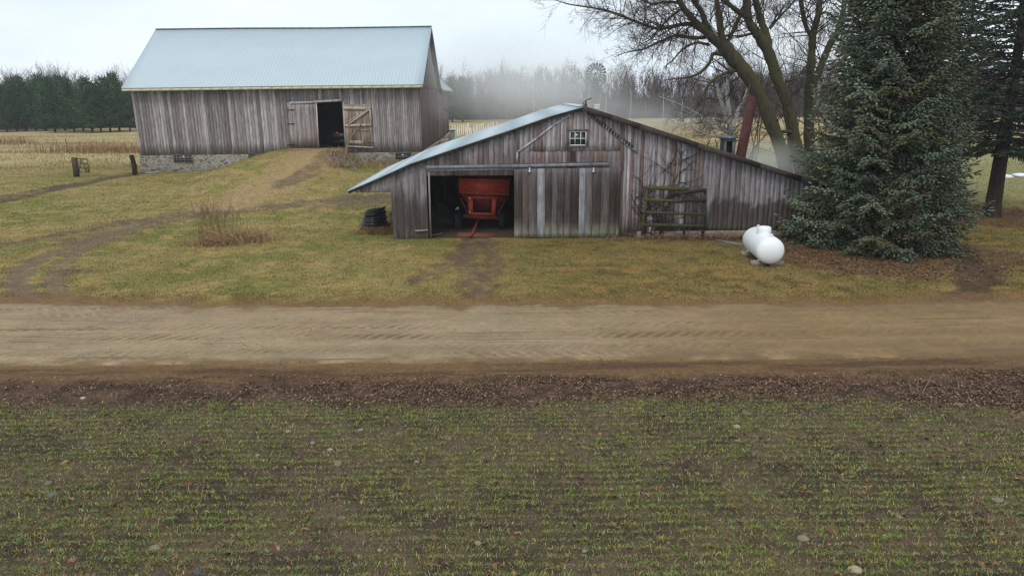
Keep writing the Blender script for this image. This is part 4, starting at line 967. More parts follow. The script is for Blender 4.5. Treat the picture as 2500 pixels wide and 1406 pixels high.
# rusty stack pipe and wooden vent box behind the right roof slope
sp0, sp1 = P(1806, 392, 39.0), P(1838, 236, 39.0); d_ = (sp1-sp0).normalized(); base_ = sp0-d_*((sp0.z-0.0)/d_.z)
mb = MB(); rr = 11.5/F*39.5; mb.tube([base_, sp0, sp1], [rr*1.05, rr*1.02, rr*0.98], 20, cap=False); mb.tube([base_, sp1-d_*0.02], rr*0.86, 20)
mb.tube([sp1-d_*0.06, sp1], [rr*1.06, rr*1.06], 20, cap=False)
pipe = mb.build('stack_pipe', M_RUST, None, True); tag(pipe, 'tall leaning rusty red stack pipe behind the shed roof', 'pipe')
vb = thing('vent_box', 'small wooden vent box with tin cap standing beside the rusty stack pipe', 'vent box', (P(1785, 375, 38.0).x, 38.0, 0))
a, b = P(1768, 376, 38.0), P(1797, 338, 38.0); zb_ = zroof(a.x)-0.25
mb = MB(); c1, c2 = srgb(64, 60, 60), srgb(104, 100, 98)
for x0, x1, y0, y1, cc in ((a.x, a.x+0.1, 38.0, 38.05, c2), (b.x-0.16, b.x, 38.0, 38.05, c2), (a.x, a.x+0.04, 38.05, 38.8, c1), (b.x-0.04, b.x, 38.05, 38.8, c1), (a.x, b.x, 38.8, 38.84, c1)):
    mb.box((x0, y0, zb_), (x1, y1, b.z-0.003), cc)
mb.box((a.x+0.1, 38.003, zb_), (b.x-0.16, 38.05, a.z+0.05), c1); mb.box((a.x+0.1, 38.003, b.z-0.16), (b.x-0.16, 38.05, b.z-0.003), c2)
mb.build('casing', MW_PLAIN, vb)
mb = MB(); mb.prism([(a.x-0.12, 37.85, b.z), (b.x+0.12, 37.85, b.z), (b.x+0.1, 37.85, b.z+0.08), (a.x-0.02, 37.85, b.z+0.13)], (0, 1.1, 0)); mb.build('cap', M_GALV, vb)
mb = MB(); mb.box((a.x+0.05, 38.3, zb_), (b.x-0.05, 38.34, b.z-0.05)); mb.build('dark_backing', M_DARK, vb)  # near-black sheet standing in for the shade inside the vent opening
# bent stick poking over the ridge
lines = [([P(1432, 262, 39.5), P(1429, 247, 39.5), P(1437, 243, 39.5), P(1446, 240, 39.5)], [0.05, 0.045, 0.03, 0.02], srgb(70, 66, 66)), ([P(1429, 260, 39.5), P(1425, 255, 39.5), P(1422, 249, 39.5)], [0.04, 0.03, 0.015], srgb(70, 66, 66)), ([P(1432, 262, 39.5)-Vector((0, 0, 0.5)), P(1432, 261, 39.5)], [0.06, 0.05], srgb(70, 66, 66))]
V, Q, Cc = tubes_np([([tuple(p) for p in l], q, c) for l, q, c in lines], 6)
tag(link('bent_stick', npmesh('bent_stick', V, [Q], Cc, True), M_BARK2), 'bent dark stick poking up behind the shed ridge', 'stick')

# ------------------------------------------------------------------ BARN
def PB(px, py, off=0.0): return P(px, py, YB-off)
barn = thing('barn', 'big grey board barn with bright metal roof and stone foundation', 'barn', (PB(690, 400).x, YB, 0))
b1, b2, b3, b4 = srgb(116, 110, 110, KW), srgb(100, 94, 94, KW), srgb(132, 126, 125, KW), srgb(110, 100, 96, KW)
BXL = PB(321, 230).x; BXR = PB(1027, 260).x
EV = [PB(296, 215, 0.75), PB(520, 212, 0.75), PB(740, 209, 0.75), PB(1033, 206, 0.75)]
ez = poly_z(EV); BZ0 = PB(345, 380).z; BZ1 = PB(1033, 371).z
zsill = lambda x: BZ0+(BZ1-BZ0)*(x-BXL)/(BXR-BXL)
OX0, OX1 = PB(775, 300).x, PB(838, 300).x; OZ = PB(800, 249).z; OZB = RZ-0.02
bc = lambda r, s: (lambda c, d: (lambda x, z: lerp3(c, d, 0.55*(1-sm(zsill(x), zsill(x)+0.8*n1(x*5, 8)+0.1, z)))))(pick(r, [b1, b2, b3, b1, b4], 0.82, 1.14), srgb(84, 76, 74, KW))
mb = MB()
ztop = lambda x: ez(x)+0.18
boards(mb, (0, YB, 0), (1, 0, 0), (0, -1, 0), BXL, OX0, 0.24, zsill, ztop, 0.03, bc, 31, lev=7, gap=0.014, jit=0.03)
boards(mb, (0, YB, 0), (1, 0, 0), (0, -1, 0), OX0, OX1, 0.26, lambda x: OZ, ztop, 0.03, bc, 32, lev=4, gap=0.014, jit=0.03)
boards(mb, (0, YB, 0), (1, 0, 0), (0, -1, 0), OX1, BXR, 0.15, zsill, ztop, 0.03, bc, 33, lev=7, gap=0.014, jit=0.03)
mb.build('wall', MW_BARN, barn)
YBR, YWR = 69.2, 81.0
RG = [P(380, 72, 62.6), P(590, 69.5, 62.6), P(800, 69, 62.6), P(1000, 66, 62.6), P(1054, 65, 62.6)]
rz = poly_z(RG)
# gable walls
def zg(s):       # roof underside along the gable, s measured from the front wall
    y = YB+s
    a = ez(BXR); top = rz(BXR); 
    if y < 62.6: return a+(top-a)*(y-55.25)/(62.6-55.25)-0.12
    return top+(a-0.35-top)*(y-62.6)/(70.0-62.6)-0.12
gc = lambda r, s: pick(r, [srgb(92, 76, 76, KW), srgb(84, 70, 70, KW), srgb(106, 92, 92, KW)], 0.85, 1.12)
gc2 = lambda r, s: pick(r, [b1, b2, b3], 0.85, 1.1)
ZM = PB(1035, 216).z+0.1
mb = MB()
boards(mb, (BXR, YB, 0), (0, 1, 0), (1, 0, 0), 0.04, YBR-YB, 0.24, lambda s: BZ1-0.02, lambda s: min(ZM, zg(s)), 0.03, gc, 34, lev=3, gap=0.014)
boards(mb, (BXR+0.035, YB, 0), (0, 1, 0), (1, 0, 0), 0.04, YBR-YB, 0.24, lambda s: ZM-0.05, zg, 0.03, gc2, 35, lev=3, gap=0.014)
mb.build('gable_wall', MW_BARN, barn); mb = MB()
boards(mb, (BXL, YB, 0), (0, 1, 0), (-1, 0, 0), 0.04, YBR-YB, 0.24, lambda s: BZ0, zg, 0.03, gc2, 36, lev=3, gap=0.014)
mb.build('gable_wall', MW_BARN, barn)
mb = MB(); boards(mb, (0, YBR, 0), (1, 0, 0), (0, 1, 0), BXL, BXR, 0.3, zsill, lambda x: ez(x)-0.1, 0.03, gc2, 37, lev=3); mb.build('back_wall', MW_BARN, barn)
mb = MB(); boards(mb, (BXR, YBR+0.1, 0), (0, 1, 0), (1, 0, 0), 0, YWR-YBR, 0.24, lambda s: BZ1+0.0*s, lambda s: 6.62, 0.03, gc, 38, lev=3, gap=0.014)
boards(mb, (0, YWR+0.1, 0), (1, 0, 0), (0, 1, 0), BXR-9, BXR, 0.3, lambda s: BZ1, lambda s: 6.6+0.75*(4.5-abs(s-BXR+4.5)), 0.03, gc, 39, lev=3)
mb.build('wing_wall', MW_BARN, barn)
mb = MB(); mb.cur = srgb(140, 128, 126, 1.5); mb.box((BXR+0.005, YBR-0.02, 0.3), (BXR+0.12, YBR+0.095, 6.9)); mb.bar((BXR+0.06, YB+0.2, BZ1+0.02), (BXR+0.06, YWR, BZ1+0.0), 0.03, 0.16, (0, 0, 1)); mb.bar((BXR+0.1, 74, BZ1+0.05), (BXR+0.1, YWR+0.3, BZ1+0.25), 0.05, 0.3, (0, 0, 1)); mb.build('corner_trim', MW_PLAIN, barn)
mb = MB(); mb.bar((BXR+0.06, 75.3, 4.7), (BXR+0.06, 78.0, 4.7), 0.05, 0.1, (0, 0, 1)); mb.bar((BXR+0.06, 78.0, 4.4), (BXR+0.06, 78.0, 4.72), 0.08, 0.08); mb.build('door_bar', M_DARK, barn)
# roof
def bl_pts(u):
    xe = EV[0].x+(EV[-1].x-EV[0].x)*u; xr = RG[0].x+(RG[-1].x-RG[0].x)*u
    e = Vector((xe, EV[0].y, ez(xe))); q = Vector((xr, 62.6, rz(xr))); k = Vector((xe+(xr-xe)*0.0, 70.2, ez(xe)-0.45)); return e, q, k
mb = MB(); nU = 30; th = Vector((0, 0, -0.07))
V_ = []
for i in range(nU+1):
    a = bl_pts(i/nU); V_ += [a[0], a[1], a[2], a[0]+th, a[1]+th, a[2]+th]
F_ = []
for i in range(nU):
    k = i*6; q = k+6
    F_ += [(k, q, q+1, k+1), (k+1, q+1, q+2, k+2), (k+4, q+4, q+3, k+3), (k+5, q+5, q+4, k+4), (k+3, q+3, q, k), (k+2, q+2, q+5, k+5)]
k = nU*6; F_ += [(0, 1, 4, 3), (1, 2, 5, 4), (k+3, k+4, k+1, k), (k+4, k+5, k+2, k+1)]
mb.add(V_, F_)
for i in range(0, 88):
    e, q, k = bl_pts((i+0.5)/88); up = Vector((0, 0, 0.012)); mb.bar(e+up*0.1, q+up*0.1, 0.03, 0.006, (0, -0.5, 1)); mb.bar(q+up*0.1, k+up*0.1, 0.03, 0.006, (0, 0.5, 1))
for i in range(nU): 
    a = bl_pts(i/nU)[1]+Vector((0, 0, 0.03)); b = bl_pts((i+1)/nU)[1]+Vector((0, 0, 0.03)); mb.bar(a, b, 0.34, 0.04, (0, 0, 1))
broof = mb.build('roof', M_ROOF, barn)
mb = MB()
for i in range(nU): mb.bar(bl_pts(i/nU)[0]+Vector((0, 0.03, -0.165)), bl_pts((i+1)/nU)[0]+Vector((0, 0.03, -0.165)), 0.17, 0.03, (0, 1, 0))
mb.build('eave_board', M_TRIM, broof)
mb = MB(); mb.cur = srgb(88, 86, 90, 1.4); e, q, k = bl_pts(1.0); dx = Vector((-0.03, 0, -0.2))
mb.bar(e+dx, q+dx, 0.03, 0.24, (0, -0.6, 1)); mb.bar(q+dx, k+dx, 0.03, 0.24, (0, 0.6, 1)); mb.build('rake_board', MW_PLAIN, broof)
mb = MB(); wx0 = P(1104, 216, YWR+0.4).x; y0 = YBR+0.3; ze = 6.68; wr = wx0-5.3; zr_ = ze+5.3*0.86
mb.hexa([(wx0, y0, ze-0.07), (wx0, YWR+0.4, ze-0.07), (wr, YWR+0.4, zr_-0.07), (wr, y0, zr_-0.07)], [(wx0, y0, ze), (wx0, YWR+0.4, ze), (wr, YWR+0.4, zr_), (wr, y0, zr_)])
mb.hexa([(wr, y0, zr_-0.07), (wr, YWR+0.4, zr_-0.07), (wr-5.3, YWR+0.4, ze-0.07), (wr-5.3, y0, ze-0.07)], [(wr, y0, zr_), (wr, YWR+0.4, zr_), (wr-5.3, YWR+0.4, ze), (wr-5.3, y0, ze)])
wroof = mb.build('wing_roof', M_ROOF, barn)
mb = MB(); mb.box((wx0+0.002, y0, ze-0.2), (wx0+0.06, YWR+0.4, ze+0.02)); mb.build('eave_board', M_TRIM, wroof)
mb = MB(); mb.tube([(wx0-0.1, YWR+0.2, ze-0.25), (wx0-0.15, YWR+0.2, ze-0.5), (wx0-0.5, YWR+0.2, ze-0.75)], 0.05, 6); mb.build('downspout', M_GALV, wroof)
# foundation
mb = MB(); mb.hexa([(BXL-0.05, YB-0.06, -0.5), (BXR+0.04, YB-0.06, -0.5), (BXR+0.04, YB+0.4, -0.5), (BXL-0.05, YB+0.4, -0.5)], [(BXL-0.05, YB-0.06, BZ0-0.005), (BXR+0.04, YB-0.06, BZ1-0.005), (BXR+0.04, YB+0.4, BZ1-0.005), (BXL-0.05, YB+0.4, BZ0-0.005)])
mb.box((BXL-0.05, YB+0.4, -0.5), (BXL+0.4, YBR, BZ0-0.006)); mb.box((BXR-0.4, YB+0.4, -0.5), (BXR+0.04, YB+3.5, BZ1-0.006))
mb.build('foundation', M_STONE, barn)
mb = MB(); mb.cur = srgb(150, 140, 128, 1.4)
for yy, w in ((60.2, 0.7), (62.4, 0.3), (65.0, 0.9), (68.4, 0.35), (71.5, 0.3), (75.2, 0.35), (79.5, 0.3)): mb = MB(); mb.cur = srgb(150, 140, 128, 1.4); mb.box((BXR-0.06, yy, -0.2), (BXR+0.03, yy+w, BZ1-0.01)); mb.build('stall_post', MW_PLAIN, barn)
mb = MB(); mb.cur = srgb(150, 140, 128, 1.4); mb.bar((BXR+0.1, 62.6, 0.9), (BXR+0.1, 67.0, 0.9), 0.06, 0.12, (0, 0, 1)); mb.build('stall_rail', MW_PLAIN, barn)
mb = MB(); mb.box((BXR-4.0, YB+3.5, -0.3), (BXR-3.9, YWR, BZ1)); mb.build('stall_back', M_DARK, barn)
# floor inside, so that the vehicle stands on something
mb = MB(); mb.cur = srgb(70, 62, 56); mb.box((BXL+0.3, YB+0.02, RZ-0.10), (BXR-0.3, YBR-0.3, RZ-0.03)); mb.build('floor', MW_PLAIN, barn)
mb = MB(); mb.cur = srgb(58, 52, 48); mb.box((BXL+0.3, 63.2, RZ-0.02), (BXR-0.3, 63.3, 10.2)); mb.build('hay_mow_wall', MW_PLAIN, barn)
for q, nx, nz, kk in (((424, 378, 467, 398), 5, 3, M_WFRAME), ((606, 376, 648, 392), 2, 3, M_WFRAME), ((965, 374, 1004, 392), 2, 2, MW_PLAIN)):
    window(barn, PB, q[0], q[1], q[2], q[3], nx, nz, 0.12, 0.045, False, M_CONC)
# door leaves
mb = MB(); lx0, lx1 = PB(706, 300).x, OX0; lz0, lz1 = PB(740, 361).z, PB(740, 252).z
dc = lambda r, s: (lambda c: (lambda x, z: lerp3(c, srgb(72, 62, 50, KW), 0.8*(1-sm(lz0+0.3+0.35*n1(x*7, 3), lz0+0.75+0.35*n1(x*7, 3), z)))))(pick(r, [b1, b4, srgb(120, 108, 104, KW)], 0.9, 1.1))
boards(mb, (0, YB-0.12, 0), (1, 0, 0), (0, -1, 0), lx0, lx1, 0.33, lambda x: lz0, lambda x: lz1, 0.03, dc, 41, lev=9, gap=0.014, jit=0.01)
ldoor = mb.build('door', MW_BARN, barn); ldoor['label'] = 'closed left barn door leaf'
mb = MB(); mb.cur = srgb(46, 42, 42)
for py in (269, 303, 354): mb = MB(); mb.bar(PB(701, py, 0.16), PB(719, py, 0.16), 0.06, 0.02); mb.build('strap_hinge', M_DARK, ldoor)
mb = MB(); mb.cur = srgb(150, 144, 142, 1.5); mb.bar(PB(772, 252, 0.15), PB(778, 360, 0.15), 0.09, 0.05); mb.build('edge_board', MW_PLAIN, ldoor)
mb = MB(); mb.cur = srgb(140, 138, 144, 1.5); mb.bar(PB(706, 252, 0.14), PB(770, 250, 0.14), 0.16, 0.06); mb.bar(PB(768, 249, 0.17), PB(834, 245, 0.17), 0.17, 0.06); mb.build('lintel', MW_PLAIN, barn)
mb = MB(); mb.cur = srgb(140, 136, 136, 1.5); mb.bar(PB(829, 216, 0.06), PB(832, 243, 0.06), 0.18, 0.03); mb.bar(PB(838, 249, 0.08), PB(845, 360, 0.08), 0.10, 0.06); mb.build('door_jamb', MW_PLAIN, barn)
mb = MB(); rx0, rx1 = PB(843, 300).x, PB(908, 300).x; rz0, rz1 = PB(870, 361).z, PB(870, 254).z
rc = lambda r, s: pick(r, [srgb(122, 106, 94, KW), srgb(132, 117, 104, KW), srgb(110, 96, 86, KW)], 0.8, 1.05)
boards(mb, (0, YB-0.13, 0), (1, 0, 0), (0, -1, 0), rx0, rx1, 0.28, lambda x: rz0-0.05, lambda x: rz1-0.05*n1(x*3), 0.03, rc, 42, lev=4, gap=0.016, jit=0.012)
rdoor = mb.build('door', MW_BARN, barn); rdoor['label'] = 'open right barn door leaf folded back, braces showing'
mb = MB(); mb.cur = srgb(150, 140, 130, 1.45)
mb.bar(PB(838, 264, 0.19), PB(904, 266, 0.19), 0.22, 0.05); mb.bar(PB(840, 307, 0.19), PB(908, 306, 0.19), 0.17, 0.05); mb.bar(PB(850, 304, 0.25), PB(900, 269, 0.25), 0.11, 0.04); mb.bar(PB(844, 301, 0.25), PB(896, 268, 0.25), 0.05, 0.04)
mb.bar(PB(903, 268, 0.245), PB(907, 304, 0.245), 0.09, 0.04); mb.bar(PB(848, 346, 0.19), PB(884, 349, 0.19), 0.26, 0.04); mb.bar(PB(846, 357, 0.19), PB(912, 361, 0.19), 0.10, 0.05)
mb.build('brace', MW_PLAIN, rdoor)
mb = MB(); mb.cur = srgb(128, 112, 100, 1.6)
mb.bar(PB(870, 318, 0.18), PB(900, 319, 0.18), 0.06, 0.03); mb.bar(PB(886, 330, 0.18), PB(886, 362, 0.18), 0.10, 0.03); mb.bar(PB(908, 312, 0.18), PB(898, 350, 0.18), 0.06, 0.03); mb.bar(PB(900, 345, 0.18), PB(914, 345, 0.18), 0.06, 0.03); mb.build('patch_board', MW_PLAIN, rdoor)
mb = MB(); mb.cur = srgb(120, 104, 90, 1.3); mb.bar(PB(705, 364, 0.3), PB(846, 364, 0.3), 0.3, 0.1, (0, 0, 1)); mb.build('threshold', MW_PLAIN, barn)
# vehicle in the barn
vx = PB(826, 340).x; vy = YB+1.2
veh = thing('utility_vehicle', 'dark utility vehicle with a red tail light in the barn doorway', 'vehicle', (vx, vy, RZ-0.03))
z0 = RZ-0.03; M_VEH = m_plain('dark_green_plastic', (0.02, 0.03, 0.026), 0.45); M_TL = m_plain('red_lens', (0.6, 0.02, 0.03), 0.25, var=0.02, bmp=0)
mb = MB(); mb.hexa([(vx-0.68, vy+0.1, z0+0.35), (vx+0.68, vy+0.1, z0+0.35), (vx+0.68, vy+2.3, z0+0.35), (vx-0.68, vy+2.3, z0+0.35)], [(vx-0.6, vy+0.15, z0+0.72), (vx+0.6, vy+0.15, z0+0.72), (vx+0.6, vy+2.3, z0+0.8), (vx-0.6, vy+2.3, z0+0.8)]); mb.build('body', M_VEH, veh)
mb = MB(); mb.hexa([(vx-0.72, vy, z0+0.74), (vx+0.72, vy, z0+0.74), (vx+0.72, vy+1.0, z0+0.82), (vx-0.72, vy+1.0, z0+0.82)], [(vx-0.74, vy-0.04, z0+1.08), (vx+0.74, vy-0.04, z0+1.08), (vx+0.74, vy+1.0, z0+1.12), (vx-0.74, vy+1.0, z0+1.12)]); mb.build('cargo_box', M_VEH, veh)
mb = MB()
for s in (-0.62, 0.62):
    mb.tube([(vx+s, vy+1.05, z0+0.8), (vx+s*0.95, vy+1.05, z0+1.8), (vx+s*0.95, vy+2.0, z0+1.85), (vx+s, vy+2.5, z0+0.8)], 0.03, 8)
mb.tube([(vx-0.59, vy+1.05, z0+1.8), (vx+0.59, vy+1.05, z0+1.8)], 0.03, 8); mb.build('roll_cage', M_VEH, veh)
for s in (-0.56, 0.56):
    for dy in (0.45, 2.0):
        mb = MB(); mb.lathe([(-0.12, 0.16), (-0.12, 0.26), (-0.08, 0.31), (0.08, 0.31), (0.12, 0.26), (0.12, 0.16)], (vx+s, vy+dy, z0+0.31), (1, 0, 0), 16); wh = mb.build('wheel', M_TYRE, veh)
        mb = MB(); mb.lathe([(-0.09, 0.15), (0.09, 0.15)], (vx+s, vy+dy, z0+0.31), (1, 0, 0), 12); mb.build('rim', M_RIM, wh)
p = P(823, 325, vy-0.06); mb = MB(); mb.lathe([(0, 0.03), (0.0, 0.12), (0.02, 0.125), (0.05, 0.10), (0.06, 0.01)], p+Vector((0, 0.02, 0)), (0, -1, 0), 14)
for i, v in enumerate(mb.v): mb.v[i] = (v[0], v[1], p.z+(v[2]-p.z)*0.55)
tl_ = mb.build('tail_light', M_TL, veh)
# leaning forked pole, rubble bank
pole0 = G(838, 404)
lines = [([pole0+Vector((0, 0, -0.1)), P(850, 345, YB-0.6), P(861, 316, YB-0.3)], [0.09, 0.075, 0.05], srgb(120, 100, 84)), ([P(849, 350, YB-0.62), P(866, 322, YB-0.4), P(881, 304, YB-0.25), P(885, 312, YB-0.28)], [0.07, 0.06, 0.05, 0.03], srgb(128, 108, 92))]
V, Q, Cc = tubes_np([([tuple(p) for p in l], q, c) for l, q, c in lines], 7)
tag(link('forked_pole', npmesh('forked_pole', V, [Q], Cc, True), M_BARK2), 'forked wooden pole leaning against the open barn door', 'pole')
rb = G(832, 402); rbk = thing('rubble_bank', 'bank of loose stones and dead weeds at the right side of the barn ramp', 'rubble bank', (rb.x, rb.y, rb.z))
mb_v = []; r = np.random.default_rng(6)
mb = MB(); rr_ = random.Random(5)
for k in range(120):
    t = rr_.random(); px = 815+45*t+rr_.uniform(-14, 16); py = 378+26*t+rr_.uniform(-8, 12); p = G(px, py); s = rr_.uniform(0.08, 0.24); cc = srgb(*rr_.choice([(112, 102, 92), (90, 82, 74), (130, 118, 104), (78, 70, 62)]))
    vs = [p+Vector((rr_.uniform(-1, 1), rr_.uniform(-1, 1), rr_.uniform(-0.5, 0.9))).normalized()*s for q in range(6)]
    ang = [i*math.pi/3 for i in range(6)]; lo = [p+Vector((math.cos(a)*s, math.sin(a)*s*0.8, -0.05)) for a in ang]; hi = [p+Vector((math.cos(a)*s*rr_.uniform(0.4, 0.8), math.sin(a)*s*0.6, s*rr_.uniform(0.4, 0.9))) for a in ang]
    mb.add(lo+hi, [(0, 1, 7, 6), (1, 2, 8, 7), (2, 3, 9, 8), (3, 4, 10, 9), (4, 5, 11, 10), (5, 0, 6, 11), (6, 7, 8, 9, 10, 11)], cc)
mb.build('stones', M_ROCK, rbk)
lines = []
for k in range(700):
    px, py = rr_.choice([(rr_.uniform(800, 880), rr_.uniform(372, 414)), (rr_.uniform(880, 1030), rr_.uniform(398, 412))]); p = G(px, py); h = rr_.uniform(0.2, 0.7); dx, dy = rr_.uniform(-0.4, 0.4), rr_.uniform(-0.3, 0.3)
    lines.append(([tuple(p), (p.x+dx*0.4, p.y+dy*0.4, p.z+h*0.6), (p.x+dx, p.y+dy, p.z+h*0.8)], [0.018, 0.014, 0.006], np.array(srgb(*rr_.choice([(150, 122, 92), (120, 98, 78), (170, 146, 108)])))))
V, Q, Cc = tubes_np(lines, 3); link('weeds', npmesh('weeds', V, [Q], Cc), M_LEAF, rbk)['kind'] = 'stuff'
# plank at the barn's left corner, post, hanging gate
p, q = G(357, 424), G(388, 422); mb = MB(); mb.cur = srgb(160, 158, 150, 1.2); mb.bar(p+Vector((0, 0, 0.05)), q+Vector((0, 0, 0.05)), 0.3, 0.06, (0, 0, 1)); tag(mb.build('plank', MW_PLAIN), 'pale plank lying in the grass at the left corner of the barn', 'plank')
g0 = G(329, 427); k = g0.y/F
lines = [([g0+Vector((0, 0, -0.2)), P(328, 405, g0.y), P(321, 380, g0.y)], [0.19, 0.17, 0.16], srgb(52, 44, 40)), ([P(329, 414, g0.y), P(333, 402, g0.y)], [0.07, 0.05], srgb(52, 44, 40)), ([P(326, 392, g0.y), P(319, 398, g0.y-0.1)], [0.05, 0.04], srgb(52, 44, 40))]
V, Q, Cc = tubes_np([([tuple(p) for p in l], q, c) for l, q, c in lines], 8)
po = link('gate_post', npmesh('gate_post', V, [Q], Cc, True), M_BARK2); tag(po, 'dark rough stump of a gate post at the left barn corner', 'post')
mb = MB(); p = P(321.2, 380.3, g0.y); mb.lathe([(0, 0.16), (0.05, 0.12), (0.07, 0.01)], p, (0, 0, 1), 8, srgb(52, 44, 40)); mb.build('post_top', M_BARK2, po)
gg = G(186, 432); yg = gg.y; fg = thing('field_gate', 'weathered wooden gate on one post at the edge of the left field', 'gate', tuple(gg))
def PF(px, py): return P(px, py, yg)
mb = MB(); mb.cur = srgb(70, 60, 52, 1.2); mb.bar(PF(188, 436), PF(181, 385), 0.3, 0.26); mb.build('post', MW_PLAIN, fg)
GW = srgb(98, 90, 70, 1.3)
for a, b in (((186, 387), (214, 389)), ((187, 398), (213, 400)), ((187, 409), (216, 411)), ((189, 420), (219, 420))):
    mb = MB(); mb.cur = GW; mb.bar(PF(*a), PF(*b), 0.11, 0.05); mb.build('rail', MW_PLAIN, fg)
for a, b in (((213, 386), (219, 421)), ((198, 389), (193, 420)), ((199, 389), (213, 420))):
    mb = MB(); mb.cur = GW; mb.bar(PF(*a)+Vector((0, -0.055, 0)), PF(*b)+Vector((0, -0.055, 0)), 0.10, 0.05); mb.build('brace', MW_PLAIN, fg)
# ------------------------------------------------------------------ TREES
def norm(v): return v/(np.linalg.norm(v)+1e-9)
def twig_out(lines, r, p, d, rad, length, depth, col, minr=0.007, gravity=0.0, spread=0.75, kids=(3, 6), seg=0.45):
    """recursive bare branching"""
    n = max(3, int(length/seg)); st = length/n; pts = [p]; rads = [rad]; d = norm(d)
    for i in range(n):
        d = norm(d+r.normal(0, 0.13, 3)+np.array([0, 0, gravity])); pts.append(pts[-1]+d*st); rads.append(max(minr*0.6, rad*(1-0.75*(i+1)/n)))
    lines.append((np.array(pts), np.array(rads), col))
    if depth <= 0: return
    for k in range(r.integers(kids[0], kids[1]+1)):
        t = r.uniform(0.2, 0.98); i = min(n-1, int(t*n)); q = pts[i]+(pts[i+1]-pts[i])*(t*n-i)
        a = norm(np.cross(d, r.normal(0, 1, 3))); nd = norm(norm(pts[i+1]-pts[i])*(1-spread*0.4)+a*spread+np.array([0, 0, gravity*2]))
        twig_out(lines, r, q, nd, max(minr, rads[i]*0.58), length*r.uniform(0.38, 0.62), depth-1, col, minr, gravity, spread, kids, seg)
def resample(ctrl, n):
    ctrl = np.array(ctrl, float); t = np.linspace(0, len(ctrl)-1, n); i = np.minimum(t.astype(int), len(ctrl)-2); f = (t-i)[:, None]
    p0 = ctrl[np.maximum(i-1, 0)]; p1 = ctrl[i]; p2 = ctrl[i+1]; p3 = ctrl[np.minimum(i+2, len(ctrl)-1)]
    return 0.5*((2*p1)+(-p0+p2)*f+(2*p0-5*p1+4*p2-p3)*f**2+(-p0+3*p1-3*p2+p3)*f**3)
BK = np.array(srgb(74, 68, 54)); TW = np.array(srgb(74, 64, 60))
def limb(pl, yd, wpx, dy=0.0, n=None):
    """pixel polyline at depth yd -> smooth (pts, radii); dy drifts the limb in depth"""
    m = len(pl); pts = [P(a, b, yd+dy*i/(m-1)) for i, (a, b) in enumerate(pl)]
    n = n or (m-1)*5+1; q = resample([tuple(p) for p in pts], n); wpx = [a*0.58 if a > 14 else a*0.75 for a in wpx]
    w = np.interp(np.linspace(0, 1, n), np.linspace(0, 1, len(wpx)), wpx)
    return q, w/2/F*(yd*1.0)
def bare_tree(name, label, limbs, yd, seed, group, twigs=1.0, barkm=None, tcol=TW, bcol=BK, glen=1.0):
    r = np.random.default_rng(seed); big = []; small = []; root = None
    for k, (pl, w, dy, tw) in enumerate(limbs):
        q, rad = limb(pl, yd, w, dy)
        rad = rad*(1+0.08*np.sin(np.arange(len(rad))*1.7+k))
        big.append((q, rad, bcol))
        nt2 = int(tw*twigs)
        for j in range(nt2):
            t = r.uniform(0.12, 1.0); i = int(t*(len(q)-2)); d = norm(q[i+1]-q[i]); a = norm(np.cross(d, r.normal(0, 1, 3)))
            R = rad[i]; ln = glen*r.uniform(1.2, 3.0)*(0.55+min(1.0, R*4))
            twig_out(small, r, q[i]+a*R*0.6, norm(d*0.5+a*0.9), min(R*0.4, 0.04), ln, 3 if R > 0.05 else 2, tcol, 0.006, r.uniform(-0.03, 0.05), 0.75, (2, 5), 0.4)
    b0 = big[0][0][0]
    t = thing(name, label, 'tree', tuple(b0), group)
    V, Q, Cc = tubes_np(big, 12); link('trunk', npmesh('trunk', V, [Q], Cc, True), barkm or M_BARK, t)
    V, Q, Cc = tubes_np(small, 3); link('crown', npmesh('crown', V, [Q], Cc), M_BARK2, t)
    return t
YT = 43.0
